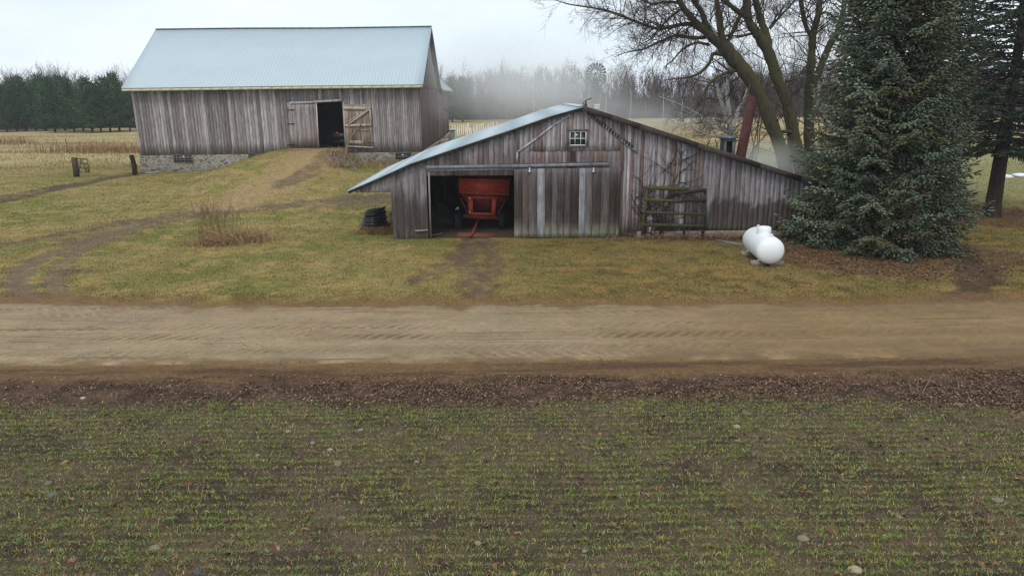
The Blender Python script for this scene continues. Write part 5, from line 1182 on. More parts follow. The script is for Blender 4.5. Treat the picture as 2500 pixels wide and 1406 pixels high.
bare_tree('maple_tree', 'bare mossy tree with thick forked trunk leaning left over the shed roof', [
    ([(1928, 500), (1912, 383), (1863, 255), (1824, 183), (1790, 142), (1765, 112)], [62, 54, 52, 54, 58, 60], 0.0, 8),
    ([(1775, 125), (1733, 88), (1693, 49), (1660, 6), (1642, -50), (1632, -120)], [44, 30, 25, 21, 18, 12], -2.0, 14),
    ([(1745, 95), (1726, 65), (1710, 26), (1693, 0), (1680, -60), (1675, -130)], [28, 22, 18, 17, 13, 8], -0.5, 12),
    ([(1768, 115), (1762, 85), (1755, 39), (1750, 0), (1752, -70), (1745, -140)], [34, 26, 22, 20, 15, 9], 1.0, 12),
    ([(1772, 112), (1780, 96), (1795, 65), (1808, 36), (1822, 0), (1845, -60)], [26, 16, 13, 12, 10, 6], 2.0, 10),
    ([(1716, 78), (1683, 59), (1634, 67), (1602, 70), (1549, 52), (1504, 34), (1454, 21), (1389, 11), (1350, -2)], [17, 13, 11, 9, 8, 7, 5, 3.5, 2], -3.0, 68),
    ([(1722, 92), (1690, 93), (1648, 88), (1615, 101), (1569, 121), (1530, 128), (1500, 140)], [15, 11, 9, 7, 5, 3, 2], -2.5, 44),
    ([(1730, 110), (1700, 105), (1668, 120), (1640, 150), (1620, 165)], [10, 7, 6, 4, 2], -2.0, 14),
    ([(1668, 20), (1640, 40), (1610, 70), (1585, 98), (1560, 110)], [9, 7, 5, 4, 2], -1.0, 27),
    ([(1660, 8), (1625, 5), (1590, 10), (1550, -6), (1500, -10)], [10, 7, 5, 4, 2], -2.0, 34),
    ([(1768, 135), (1742, 132), (1736, 146), (1720, 170), (1693, 186), (1660, 192), (1624, 195)], [11, 12, 10, 8, 6, 3.5, 2], -1.0, 12),
    ([(1800, 172), (1762, 183), (1726, 213), (1716, 262), (1700, 285)], [12, 9, 7, 5, 3], -1.5, 12),
    ([(1850, 230), (1835, 205), (1825, 225), (1815, 250)], [8, 5, 4, 2], -1.0, 4),
    ], YT, 101, 'bare trees behind the shed')
bare_tree('maple_tree', 'tall bare tree forking high, just right of the leaning mossy tree', [
    ([(1972, 500), (1945, 366), (1922, 255), (1896, 190), (1877, 131), (1855, 92)], [60, 52, 44, 42, 42, 44], 0.0, 8),
    ([(1862, 102), (1845, 78), (1828, 52), (1824, 10), (1815, -60), (1812, -140)], [40, 36, 32, 30, 22, 14], -0.5, 14),
    ([(1876, 125), (1872, 90), (1860, 56), (1847, 10), (1840, -60), (1842, -140)], [34, 30, 27, 24, 18, 11], 1.2, 14),
    ([(1834, 58), (1820, 40), (1798, 26), (1765, 0), (1725, -30), (1690, -80)], [20, 16, 14, 13, 10, 6], -1.5, 12),
    ([(1835, 83), (1808, 88), (1775, 88), (1750, 80)], [9, 6, 5, 3], -1.0, 12),
    ([(1880, 70), (1905, 40), (1935, 8), (1965, -30)], [9, 7, 6, 4], 0.5, 12),
    ([(1918, 200), (1945, 190), (1965, 165), (1985, 150)], [9, 7, 5, 3], 0.4, 12),
    ([(1930, 235), (1960, 210), (1985, 185)], [8, 5, 3], -0.6, 8),
    ([(1945, 330), (1925, 322), (1905, 322)], [16, 12, 10], -0.6, 2),
    ], YT+1.0, 102, 'bare trees behind the shed')
bare_tree('maple_tree', 'dark upright bare tree half hidden by the spruce edge', [
    ([(1990, 500), (1978, 380), (1975, 308), (1975, 229), (1981, 147), (1984, 92)], [52, 46, 42, 36, 30, 28], 0.0, 8),
    ([(1983, 98), (1988, 75), (1998, 33), (2001, 0), (2003, -70), (2008, -140)], [26, 25, 24, 23, 18, 12], 0.4, 20),
    ([(1982, 95), (1974, 78), (1965, 56), (1955, 0), (1950, -70), (1940, -140)], [18, 15, 14, 13, 10, 6], -0.8, 20),
    ([(1985, 210), (2005, 160), (2027, 108), (2047, 75), (2060, 20), (2065, -60)], [30, 28, 26, 24, 20, 14], 1.2, 24),
    ([(2002, 34), (2020, 32), (2036, 42), (2045, 60)], [7, 6, 5, 3], -0.5, 8),
    ([(1975, 165), (1950, 185), (1925, 200)], [6, 5, 3], -0.8, 16),
    ], YT+2.0, 103, 'bare trees behind the shed', glen=1.1)
# thin bushy trees further back against the sky
r0 = np.random.default_rng(77)
for i, (px, base, top, yd, lab) in enumerate(((1940, 300, 20, 62, 'slender many-stemmed bare tree seen between the tall bare trees'), (1835, 310, 60, 66, 'thin bare tree seen in the gap under the leaning trunk'), (2020, 300, 30, 64, 'thin twiggy bare tree beside the spruce edge'))):
    L_ = []; p0 = np.array(P(px, base, yd)); p0[2] = 0.0; H_ = P(px, top, yd).z; rr = np.random.default_rng(300+i)
    for k in range(6):
        d = norm(np.array([rr.normal(0, 0.16), rr.normal(0, 0.16), 1.0])); twig_out(L_, rr, p0+np.array([rr.normal(0, .2), rr.normal(0, .2), 0]), d, 0.06, H_*rr.uniform(0.75, 1.1), 3, TW*1.1, 0.006, 0.03, 0.42, (4, 6), 0.7)
    t = thing('bare_tree', lab, 'tree', tuple(p0), 'bare trees behind the shed')
    V, Q, Cc = tubes_np(L_[:1], 6); link('trunk', npmesh('trunk', V, [Q], Cc, True), M_BARK2, t)
    V, Q, Cc = tubes_np(L_[1:], 3); link('crown', npmesh('crown', V, [Q], Cc), M_BARK2, t)
# birch clump
bare_tree('birch_tree', 'white birch clump with several stems behind the vent box', [
    ([(1790, 440), (1786, 330), (1785, 300), (1776, 240), (1778, 183), (1780, 140)], [23.8, 22.1, 18.7, 15.3, 11.9, 6.8], 0.0, 18),
    ([(1788, 330), (1775, 290), (1760, 245), (1750, 209), (1740, 180)], [17, 15.3, 11.9, 10.2, 6.8], -0.8, 16),
    ([(1788, 320), (1795, 290), (1806, 262), (1818, 242), (1830, 200)], [17, 15.3, 11.9, 10.2, 6.8], 0.8, 14),
    ([(1786, 335), (1758, 308), (1720, 287), (1690, 270), (1660, 255), (1610, 236)], [9, 8, 6, 5, 3, 1.5], -1.5, 26),
    ([(1784, 330), (1760, 318), (1725, 305), (1690, 300), (1655, 308)], [8.5, 6.8, 5.95, 5.1, 3.4], -1.0, 20),
    ([(1784, 345), (1765, 338), (1730, 330), (1690, 312)], [6.8, 6.8, 5.1, 3.4], -2, 16),
    ], 47.0, 104, None, barkm=M_BIRCH, bcol=np.array(srgb(226, 220, 212)), tcol=np.array(srgb(72, 56, 54)), glen=0.8)

# conifers
def conifer(name, label, base, H, z0, rfun, trunk_pts, seed, cols, nbr, shoot=(0.20, 0.034), droop=0.35, step=0.17, group=None, upw=0.15, sparse=1.0, barkc=(62, 52, 46), hang=0.25, maxlen=0.75, azf=None):
    r = np.random.default_rng(seed); lines = []; SP = []; SD = []; SC = []; SL = []
    tp = np.array(trunk_pts, float); tz = tp[:, 2]
    tr = lambda z: np.array([np.interp(z, tz, tp[:, 0]), np.interp(z, tz, tp[:, 1]), z])
    Rb = trunk_pts[0][3] if len(trunk_pts[0]) > 3 else H*0.02
    for k in range(nbr):
        f = (k+r.random())/nbr; z = z0+(H-z0)*(f**1.15)
        az = k*2.39996+r.normal(0, 0.25)
        Lb = rfun(z)*r.uniform(0.78, 1.12)
        if Lb < 0.25: continue
        o = tr(z); h = np.array([math.cos(az), math.sin(az), 0]); n = max(4, int(Lb/0.35)); ts = np.linspace(0, 1, n+1)
        up = upw+0.5*f; P_ = o+h*(ts[:, None]*Lb)+np.array([0, 0, 1.0])*((up*ts-droop*(1-0.55*f)*ts**1.4+0.20*ts**4)*Lb)[:, None]
        P_[:, 0] += np.cumsum(r.normal(0, 0.012, n+1))*Lb; P_[:, 2] = np.maximum(P_[:, 2], 0.08)
        lines.append((P_, np.linspace(0.022+0.008*Lb, 0.008, n+1), np.array(srgb(*barkc))))
        base_c = np.array(srgb(*cols[r.integers(len(cols))]))*r.uniform(0.7, 1.3)
        t = 0.16+0.12*r.random()
        while t < 1.0:
            i = min(n-1, int(t*n)); q = P_[i]+(P_[i+1]-P_[i])*(t*n-i); d = norm(P_[i+1]-P_[i]); side = norm(np.cross(d, [0, 0, 1.0]))
            for s in (-1, 1):
                if r.random() > sparse: continue
                bl_ = min(maxlen, (1.0-t)*Lb*0.55+0.22)*r.uniform(0.6, 1.15); bd = norm(d*0.7+side*s*r.uniform(0.6, 1.0)+np.array([0, 0, r.uniform(-hang, 0.12)]))
                m = max(1, int(bl_/0.13))
                for j in range(m):
                    c = q+bd*bl_*(j+0.3)/m+np.array([0, 0, -0.12*hang*(j/m)**2*3])
                    for s2 in ((0,) if j == m-1 else (-1, 1)):
                        sd_ = norm(bd+s2*0.8*norm(np.cross(bd, [0, 0, 1.0]))+r.normal(0, 0.22, 3)+np.array([0, 0, -hang*0.6]))
                        SP.append(c); SD.append(sd_); SL.append(shoot[0]*r.uniform(0.6, 1.2)); SC.append(base_c*r.uniform(0.75, 1.25) if r.random() > 0.10 else np.array(srgb(94, 74, 50))*r.uniform(0.6, 1.3))
            t += step/Lb*r.uniform(0.8, 1.2)
        SP.append(P_[-1]); SD.append(norm(P_[-1]-P_[-2])); SL.append(shoot[0]*1.3); SC.append(base_c)
    SP = np.array(SP); SD = np.array(SD); SL = np.array(SL)[:, None]; SC = np.array(SC); n = len(SP)
    a = np.cross(SD, np.array([0.3, 0.2, 0.93])); a /= np.linalg.norm(a, axis=1, keepdims=True)+1e-9; b = np.cross(SD, a); w = shoot[1]
    m = SP+SD*SL*0.45
    V = np.stack([SP, m+a*w, m+(-0.5*a+0.87*b)*w*0.8, m+(-0.5*a-0.87*b)*w*0.8, SP+SD*SL], 1).reshape(-1, 3)
    tri = np.array([(0, 2, 1), (0, 3, 2), (0, 1, 3), (4, 1, 2), (4, 2, 3), (4, 3, 1)])
    T = (np.arange(n)[:, None, None]*5+tri[None]).reshape(-1, 3)
    c5 = np.repeat(SC, 5, 0)
    root = thing(name, label, 'tree', tuple(tp[0, :3]), group)
    link('crown', npmesh('crown', V, [T], c5), M_LEAF, root)
    zz = np.linspace(tz[0], tz[-1], 24); tpts = np.array([tr(z) for z in zz]); tl = [(tpts, np.maximum(0.02, Rb*(1-0.93*(zz-zz[0])/(H-zz[0]))*(1+0.25*np.exp(-(zz-zz[0])*2.2))), np.array(srgb(*barkc)))]
    V, Q, Cc = tubes_np(tl, 12); link('trunk', npmesh('trunk', V, [Q], Cc, True), M_BARK2, root)
    V, Q, Cc = tubes_np(lines, 4); link('limbs', npmesh('limbs', V, [Q], Cc, True), M_BARK2, root)
    return root
sx, sy = SPRUCE.x+0.7, SPRUCE.y+1.6
def rsp(z): return float(np.interp(z, [0, 0.6, 2, 3.5, 5.5, 7.5, 9.5, 13, 17.5], [3.1, 3.5, 3.4, 2.9, 2.55, 2.35, 2.2, 1.6, 0.1]))
BLUE = [(92, 106, 86), (100, 114, 92), (82, 96, 76), (88, 98, 70), (108, 120, 100), (88, 88, 64)]
topx = P(2192, 100, sy).x
conifer('spruce_tree', 'broad blue green spruce reaching the ground beside the propane tank', None, 17.5, 0.35, rsp, [(sx, sy, -0.1, 0.34), (sx+0.2, sy, 3.0, 0.3), (topx-0.1, sy+0.1, 7.5, 0.2), (topx, sy, 17.4, 0.03)], 201, BLUE, 520, (0.24, 0.056), 0.45, 0.2, hang=0.55, upw=0.2)
sx2, sy2 = P(2255, 400, SPRUCE.y+5.5).x, SPRUCE.y+5.5
def rsp2(z): return float(np.interp(z, [0, 1.2, 3, 6, 9, 12, 15.5], [1.5, 1.8, 1.9, 2.0, 1.8, 1.2, 0.1]))
conifer('spruce_tree', 'second blue green spruce peeping out behind the right side of the broad spruce', None, 15.5, 1.0, rsp2, [(sx2, sy2, -0.1, 0.26), (sx2, sy2, 15.4, 0.03)], 202, [(70, 88, 80), (80, 98, 86), (62, 74, 60), (86, 92, 68)], 260, (0.22, 0.038), 0.4, 0.2)
pp0 = PINE
def rpn(z): return float(np.interp(z, [3.0, 3.6, 6, 9, 12, 18], [2.6, 3.0, 3.0, 2.7, 2.2, 0.2]))
pt = [P(2420, 530, pp0.y), P(2444, 380, pp0.y), P(2466, 250, pp0.y), P(2490, 100, pp0.y), P(2505, -40, pp0.y)]
conifer('pine_tree', 'dark open pine with bare lower trunk at the right edge', None, 18, 3.1, rpn, [(p.x, p.y, p.z if i else -0.1, 0.36) for i, p in enumerate(pt)]+[(pt[-1].x+1.0, pt[-1].y, 17.9, 0.03)], 203, [(56, 72, 58), (66, 84, 68), (48, 62, 52), (74, 86, 66)], 250, (0.26, 0.048), 0.22, 0.21, upw=0.02, sparse=0.8, hang=0.35)
sx3, sy3 = P(2335, 300, 44).x, 44.0
conifer('spruce_tree', 'narrow dark spruce standing between the broad spruce and the pine', None, 15, 4.0, lambda z: float(np.interp(z, [4, 6, 10, 15], [1.8, 2.2, 1.6, 0.1])), [(sx3, sy3, -0.1, 0.2), (sx3, sy3, 14.9, 0.03)], 204, [(44, 58, 50), (56, 70, 60), (48, 56, 46)], 120, (0.24, 0.04), 0.3, 0.24)

# dark pines in a row beyond the left meadow
def copytree(src, loc, sc, rz, label, group):
    c = src.copy(); COL.objects.link(c); c.location = loc; c.scale = (sc[0], sc[0], sc[1]); c.rotation_euler = (0, 0, rz); c['label'] = label; c['group'] = group
    for ch in list(src.children):
        k = ch.copy(); COL.objects.link(k); k.parent = c
    return c
PG_ = 'dark pines in a row beyond the left meadow'
protos = []
ORD = ['first', 'second', 'third', 'fourth', 'fifth', 'sixth', 'seventh', 'eighth', 'ninth', 'tenth', 'eleventh', 'twelfth', 'thirteenth', 'fourteenth', 'fifteenth', 'sixteenth', 'seventeenth', 'eighteenth']
for v in range(3):
    Hh = 11.0
    rf = lambda z: float(np.interp(z, [0.8, 1.8, 4, 7.5, 11], [2.4, 3.0, 2.9, 1.9, 0.15]))
    protos.append(conifer('pine_tree', 'dark pine in the row beyond the left meadow', None, Hh, 1.0, rf, [(0, 0, 0, 0.2), (0, 0, 10.9, 0.03)], 400+v, [(52, 92, 60), (62, 104, 64), (40, 76, 54), (58, 90, 54)], 130, (0.5, 0.12), 0.1, 0.42, PG_, upw=0.2, maxlen=1.1))
pxs = [318, 292, 270, 247, 226, 204, 182, 160, 135, 112, 88, 64, 42, 18, -8, -35]
rr = random.Random(41)
for i, px in enumerate(pxs):
    q = G(px, 322+rr.uniform(-3, 4)); lab = '%s dark green pine from the barn in the row beyond the left meadow' % ORD[i]
    sz = rr.uniform(0.70, 1.02); src = protos[i % 3]
    if i < 3: src.location = (q.x, q.y, 0); src.scale = (sz*0.98,)*2+(sz,); src['label'] = lab
    else: copytree(src, (q.x, q.y, 0), (sz*rr.uniform(0.92, 1.1), sz), rr.uniform(0, 6), lab, PG_)
for i, (px, lab) in enumerate(((1102, 'dim dark evergreen at the wood edge just right of the barn'), (1128, 'dim dark evergreen at the wood edge, second from the barn'))):
    q = G(px, 300); copytree(protos[i], (q.x, q.y+3, 0), (1.0, 0.95), i*2.0, lab, 'evergreens at the wood edge')

# the bare wood that closes the view, one mass
def wood():
    r = np.random.default_rng(55); T = []
    for v in range(9):
        L_ = []; rr = np.random.default_rng(600+v); H_ = rr.uniform(11.5, 15)
        twig_out(L_, rr, np.array([0, 0, -0.3]), np.array([rr.normal(0, .05), rr.normal(0, .05), 1]), 0.13, H_*0.92, 0, TW, 0.02, 0.02, 0.5, (1, 1), 2.5)
        tp = L_[0][0]
        for k in range(20):
            t = rr.uniform(0.12, 0.97)**0.8; i = min(len(tp)-2, int(t*(len(tp)-1))); q = tp[i]+(tp[i+1]-tp[i])*rr.random(); a = rr.uniform(0, 6.28)
            twig_out(L_, rr, q, np.array([math.cos(a)*0.6, math.sin(a)*0.6, 1.0]), 0.055, H_*rr.uniform(0.16, 0.32), 1, TW, 0.03, 0.05, 0.6, (5, 8), 1.0)
        V, Q, Cc = tubes_np(L_, 3); T.append((V, Q))
    VV = []; QQ = []; CC = []; o = 0
    def put(x, y, s, col):
        nonlocal o
        V, Q = T[r.integers(9)]; a = r.uniform(0, 6.28); c, s_ = math.cos(a), math.sin(a)
        W_ = np.stack([(V[:, 0]*c-V[:, 1]*s_)*s+x, (V[:, 0]*s_+V[:, 1]*c)*s+y, V[:, 2]*s], 1)
        VV.append(W_); QQ.append(Q+o); CC.append(np.tile(col*r.uniform(0.75, 1.25), (len(V), 1))); o += len(V)
    wc = np.array(srgb(88, 73, 72))
    for k in range(1000):
        px = r.uniform(-120, 2620); f = r.random()
        y0 = np.interp(px, [-120, 330, 1000, 1300, 2100, 2620], [150, 160, 190, 195, 190, 170]); y = y0+f*26
        x = (px-CX)/F*y*0.99
        hs = np.interp(px, [-120, 0, 60, 130, 330, 1080, 1300, 1500, 1700, 1900, 2100, 2620], [0.84, 0.82, 0.74, 0.82, 0.76, 0.86, 0.90, 0.86, 0.82, 0.84, 0.86, 0.86])
        put(x, y, hs*r.uniform(0.82, 1.12), wc if px > 500 else wc*1.75)
    V = np.concatenate(VV); Q = np.concatenate(QQ); Cc = np.concatenate(CC)
    # brushy undergrowth along the edge and inside
    L_ = []
    for k in range(18000):
        px = r.uniform(-120, 2620); y0 = np.interp(px, [-120, 330, 1000, 1300, 2100, 2620], [148, 158, 187, 192, 187, 167]); y = y0+r.random()**1.5*26; x = (px-CX)/F*y*0.99; h = r.uniform(2.5, 8.5) if k % 4 else r.uniform(0.8, 2.2)
        c = np.array(srgb(*((84, 66, 64), (98, 80, 76), (70, 58, 58))[r.integers(3)]))
        L_.append((np.array([(x, y, -0.1), (x+r.normal(0, .2), y, h*0.5), (x+r.normal(0, .5), y+r.normal(0, .5), h)]), np.array([0.06, 0.045, 0.02]), c))
    V2, Q2, C2 = tubes_np(L_, 3)
    ob = link('bare_wood', npmesh('bare_wood', np.concatenate([V, V2]), [np.concatenate([Q, Q2+len(V)])], np.concatenate([Cc, C2])), M_LEAF)
    tag(ob, 'bare grey brown winter wood closing the far side of the fields', 'wood', kind='stuff')
    # pale birch stems along the wood's edge
    for k, px in enumerate((1117, 1304, 1437, 1475, 1534, 1612, 1655)):
        y0 = 187; x = (px-CX)/F*y0; hh = r.uniform(6, 9); 
        Vb, Qb, Cb = tubes_np([(np.array([(x, y0, -0.1), (x+r.normal(0, .15), y0, hh*0.5), (x+r.normal(0, .3), y0, hh)]), np.array([0.09, 0.08, 0.04]), np.array(srgb(190, 180, 172)))], 5)
        tag(link('birch_tree', npmesh('birch_tree', Vb, [Qb], Cb, True), M_LEAF), '%s pale birch stem from the left along the far wood edge' % ORD[k], 'birch', 'pale birch stems at the wood edge')
wood()

# ------------------------------------------------------------------ things in the far field
# white tree tubes in rows
rows = [[(1118, 333), (1123, 332), (1128, 331), (1132, 330), (1137, 329), (1142, 328), (1147, 326)],
        [(1143, 340), (1148, 340), (1153, 337), (1158, 335), (1162, 333), (1166, 331), (1171, 328), (1176, 327), (1181, 326)],
        [(1186, 334), (1190, 331), (1194, 329), (1198, 327), (1203, 325), (1208, 323), (1213, 322)],
        [(1099, 331), (1106, 330), (1112, 330)]]
rn = ['row nearest the barn', 'middle row', 'row nearest the shed roof', 'short row against the barn wall']
rr = random.Random(9); q0 = None
for ri, row in enumerate(rows):
    for k, (px, py) in enumerate(row):
        q = G(px, py)
        if q0 is None:
            mb = MB(); mb.tube([(0, 0, -0.05), (0, 0, 0.8), (0, 0, 1.6)], 0.075, 9); q0 = mb.build('tree_tube', M_TUBE, None, True); o = q0
        else: o = q0.copy(); COL.objects.link(o)
        o.location = q; o.rotation_euler = (rr.normalvariate(0, 0.05), rr.normalvariate(-0.05, 0.07), 0); o.scale = (1, 1, rr.uniform(0.92, 1.1))
        tag(o, 'white plastic tree tube, %s from the left in the %s' % (ORD[k], rn[ri]), 'tree tube', 'white tree tubes in the field')
# grey cabinet and white pipe rails right of the barn
cb = P(1103, 352, 84.0); cab = thing('grey_cabinet', 'tall grey metal cabinet standing behind the barn wing corner', 'cabinet', (cb.x, 84.0, 0))
x0, x1 = P(1094, 330, 84).x, P(1110, 330, 84).x; zt_ = P(1100, 320, 84).z
mb = MB(); mb.box((x0, 84, -0.1), (x1, 84.9, zt_)); mb.build('casing', M_GREY, cab)
mb = MB(); mb.box((x0-0.04, 83.95, zt_), (x1+0.04, 84.95, zt_+0.07)); mb.build('lid', M_GALV, cab)
mb = MB(); mb.box((x0+0.06, 83.985, 0.1), (x1-0.06, 83.998, zt_-0.08)); mb.build('door', M_GREY, cab)
def wpipe(pts, rad=0.05): 
    mb = MB(); mb.tube(pts, rad, 8); return mb
zr2 = lambda px, py: P(px, py, 86.0)
pf = thing('pipe_rail', 'white pipe rail with curved top beside the grey cabinet', 'rail', tuple(zr2(1112, 352)))
for pts in ([zr2(1097, 322), zr2(1104, 316), zr2(1110, 316), zr2(1113, 320), zr2(1112, 340), zr2(1112, 358)],): wpipe(pts, 0.06).build('bent_pipe', M_WHITE, pf, True)
for pts in ([zr2(1100, 318), zr2(1107, 322), zr2(1109, 330)], [zr2(1110, 326), zr2(1115, 326)], [zr2(1110, 344), zr2(1115, 344)]): wpipe(pts, 0.045).build('cross_pipe', M_WHITE, pf, True)
mb = MB(); p = P(1114, 352, 83.0); mb.lathe([(-0.14, 0.02), (-0.1, 0.1), (0, 0.14), (0.1, 0.1), (0.14, 0.02)], (p.x, p.y, max(0.14, p.z)), (0, 0, 1), 12); 
tag(mb.build('white_ball', M_WHITE, None, True), 'small white ball shape at the foot of the pipe rail', 'ball')
# windmill
wy = 72.0; wc_ = P(1455, 180, wy); wm = thing('windmill', 'old farm windmill with a many-bladed wheel beyond the shed ridge', 'windmill', (wc_.x, wy, 0))
mb = MB(); Rw = 24.5/F*wy*1.0; r_ = random.Random(5)
for k in range(18):
    if k in (11,): continue
    a = 2*math.pi*k/18+0.1; u = Vector((math.cos(a), 0, math.sin(a))); t_ = Vector((-math.sin(a), 0, math.cos(a)))
    i0, i1 = wc_+u*Rw*0.36, wc_+u*Rw; w0, w1 = 0.05, 0.125; dz = Vector((0, 0.07, 0))
    mb.hexa([i0-t_*w0-dz, i0+t_*w0+dz, i1+t_*w1+dz, i1-t_*w1-dz], [q+Vector((0, 0.012, 0)) for q in (i0-t_*w0-dz, i0+t_*w0+dz, i1+t_*w1+dz, i1-t_*w1-dz)])
mb.build('blades', M_GALV, wm)
mb = MB()
for f in (0.42, 0.85): mb.tube([wc_+Vector((math.cos(2*math.pi*k/28), 0.02, math.sin(2*math.pi*k/28)))*Rw*f for k in range(29)], 0.02, 5)
mb.build('wheel_rings', M_GALV, wm)
for k in range(6):
    a = 2*math.pi*k/6; mb = MB(); mb.tube([wc_, wc_+Vector((math.cos(a), 0.02, math.sin(a)))*Rw*0.85], 0.018, 5); mb.build('spoke', M_GALV, wm)
mb = MB(); mb.lathe([(-0.1, 0.06), (0.0, 0.14), (0.5, 0.16), (0.55, 0.05)], wc_, (0, 1, 0), 12); mb.build('hub', M_GALV, wm, True)
mb = MB(); tp_ = wc_+Vector((0, 0.35, -0.1)); feet = []
for s, d in ((-1, -1), (1, -1), (1, 1), (-1, 1)): mb.tube([tp_+Vector((0.1*s, 0.1*d, 0)), (tp_.x+0.95*s, tp_.y+0.95*d, -0.1)], 0.04, 5)
for zz in (1.2, 2.6, 4.0, 5.2, 6.3):
    f = 1-zz/tp_.z; w = 0.1+0.85*f
    cs = [Vector((tp_.x+w*s, tp_.y+w*d, zz)) for s, d in ((-1, -1), (1, -1), (1, 1), (-1, 1))]
    for q in range(4): mb.tube([cs[q], cs[(q+1) % 4]], 0.02, 4)
    f2 = 1-(zz+1.2)/tp_.z; w2 = 0.1+0.85*max(0, f2); c2 = [Vector((tp_.x+w2*s, tp_.y+w2*d, zz+1.2)) for s, d in ((-1, -1), (1, -1), (1, 1), (-1, 1))]
    for q in range(4): mb.tube([cs[q], c2[(q+1) % 4]], 0.014, 4)
mb.build('tower', M_GALV, wm)
mb = MB(); p = P(1450, 211, wy); mb.box((tp_.x-0.42, tp_.y-0.4, p.z-0.03), (tp_.x+0.42, tp_.y+0.4, p.z+0.01)); mb.build('platform', M_GALV, wm)
# white slatted box near the windmill foot, pale boards
hv = P(1458, 262, 70.0); bx = thing('slatted_box', 'small white slatted box behind the shed ridge under the windmill', 'box', (hv.x, 70.0, 0))
for k in range(3):
    mb = MB(); mb.box((hv.x-0.24, 69.95, hv.z-0.12+0.15*k), (hv.x+0.24, 70.3, hv.z-0.03+0.15*k)); mb.build('slat', M_WHITE, bx)
mb = MB(); mb.box((hv.x-0.2, 70.0, -0.1), (hv.x+0.2, 70.28, hv.z+0.28)); mb.build('core', M_GALV, bx)
q = P(1324, 268, 95.0); mb = MB(); mb.bar((q.x-0.38, 95, q.z), (q.x+0.38, 95, q.z), 0.06, 0.3, (0, 1, 0)); [mb.bar((q.x+s, 95.0, -0.1), (q.x+s, 95.0, q.z-0.03), 0.06, 0.2) for s in (-0.3, 0.3)]; tag(mb.build('bench_board', M_WHITE), 'thin white board on legs in the misty field above the left roof slope', 'board')
q = G(2464, 436); mb = MB(); mb.prism([(q.x-0.42, q.y, 0.03), (q.x+0.42, q.y, 0.03), (q.x+0.1, q.y, 0.24), (q.x-0.14, q.y, 0.27)], (0, 0.9, 0)); tag(mb.build('white_tarp', M_WHITE), 'white tarp heap on the grass behind the right pine', 'tarp')
q = G(2499, 433); mb = MB(); mb.prism([(q.x-0.35, q.y, 0.03), (q.x+0.58, q.y, 0.03), (q.x+0.4, q.y, 0.22), (q.x-0.2, q.y, 0.18)], (0, 0.9, 0)); tag(mb.build('white_tarp', M_WHITE), 'low white tarp heap cut by the right edge of the photo', 'tarp')
q = G(158, 372); mb = MB(); mb.lathe([(0, 0.3), (0.12, 0.28), (0.2, 0.16), (0.23, 0.02)], (q.x, q.y, q.z-0.02), (0, 0, 1), 12); tag(mb.build('white_bag', M_WHITE, None, True), 'small white bag lying in the left meadow beyond the gate', 'bag')

# shrubs and dry clumps
def clump(name, label, cat, cx_px, spread, n, hts, cols, seed, rad=(0.010, 0.004), lean=0.25, group=None, branch=0.0, parts='stems'):
    r = np.random.default_rng(seed); L_ = []; b = G(*cx_px)
    for k in range(n):
        x = b.x+r.normal(0, spread[0]); y = b.y+r.normal(0, spread[1]); z = gz(x, y); h = r.uniform(*hts); dx, dy = r.normal(0, lean, 2)*h
        c = np.array(srgb(*cols[r.integers(len(cols))]))*r.uniform(0.8, 1.2)
        p = [np.array([x, y, z-0.03]), np.array([x+dx*0.35, y+dy*0.35, z+h*0.6]), np.array([x+dx, y+dy, z+h*(1-0.3*min(1, abs(dx)+abs(dy)))])]
        L_.append((np.array(p), np.linspace(rad[0], rad[1], 3), c))
        if r.random() < branch:
            for j in range(4):
                q = p[1]+(p[2]-p[1])*r.random(); e = q+np.array([r.normal(0, .16), r.normal(0, .16), r.uniform(0.15, 0.45)]); L_.append((np.array([q, (q+e)/2+0.02, e]), np.array([0.007, 0.005, 0.003]), c))
    V, Q, Cc = tubes_np(L_, 3); o = link(name, npmesh(name, V, [Q], Cc), M_LEAF); return tag(o, label, cat, group)
clump('shrub', 'bare twiggy shrub with upright stems on the mound left of the shed', 'shrub', (530, 588), (0.55, 0.3), 80, (0.9, 2.1), [(140, 118, 88), (120, 100, 76), (158, 134, 98)], 71, (0.010, 0.004), 0.17, branch=0.8)
clump('dry_grass_clump', 'pale dry grass clump at the right foot of the bare shrub', 'grass clump', (588, 590), (0.62, 0.25), 1300, (0.15, 0.75), [(190, 162, 116), (172, 136, 96), (204, 180, 136), (150, 122, 88)], 72, (0.012, 0.005), 0.45)
clump('dry_grass_clump', 'brown matted dead grass under the bare shrub', 'grass clump', (525, 598), (0.5, 0.25), 700, (0.1, 0.45), [(156, 128, 92), (172, 142, 102), (130, 106, 80)], 73, (0.012, 0.005), 0.6)
for i, (px, py, sx_, n, h, lab) in enumerate(((230, 372, 3.5, 700, (0.3, 1.3), 'tan weed patch in the left meadow behind the gate'), (300, 374, 3.0, 700, (0.2, 1.0), 'reddish brown weed patch close to the left end of the barn'), (15, 352, 3.0, 500, (0.3, 1.2), 'brown weed patch at the left edge of the meadow'))):
    clump('weed_patch', lab, 'weeds', (px, py), (sx_, 0.8), n, h, [(166, 136, 96), (150, 108, 78), (178, 152, 112), (128, 100, 76)], 80+i, (0.025, 0.01), 0.2, 'weed patches in the left meadow')['kind'] = 'stuff'
for i, (px, py, h, lab) in enumerate(((168, 374, 2.0, 'tall single dry stalk behind the gate in the left meadow'), (54, 355, 1.3, 'dry forked stalk near the left edge of the meadow'))):
    q = G(px, py); V, Q, Cc = tubes_np([(np.array([(q.x, q.y, -0.05), (q.x-0.05, q.y, h*0.5), (q.x-0.12, q.y, h)]), np.array([0.04, 0.035, 0.05]), np.array(srgb(104, 82, 66)))], 5)
    tag(link('dry_stalk', npmesh('dry_stalk', V, [Q], Cc), M_LEAF), lab, 'stalk')
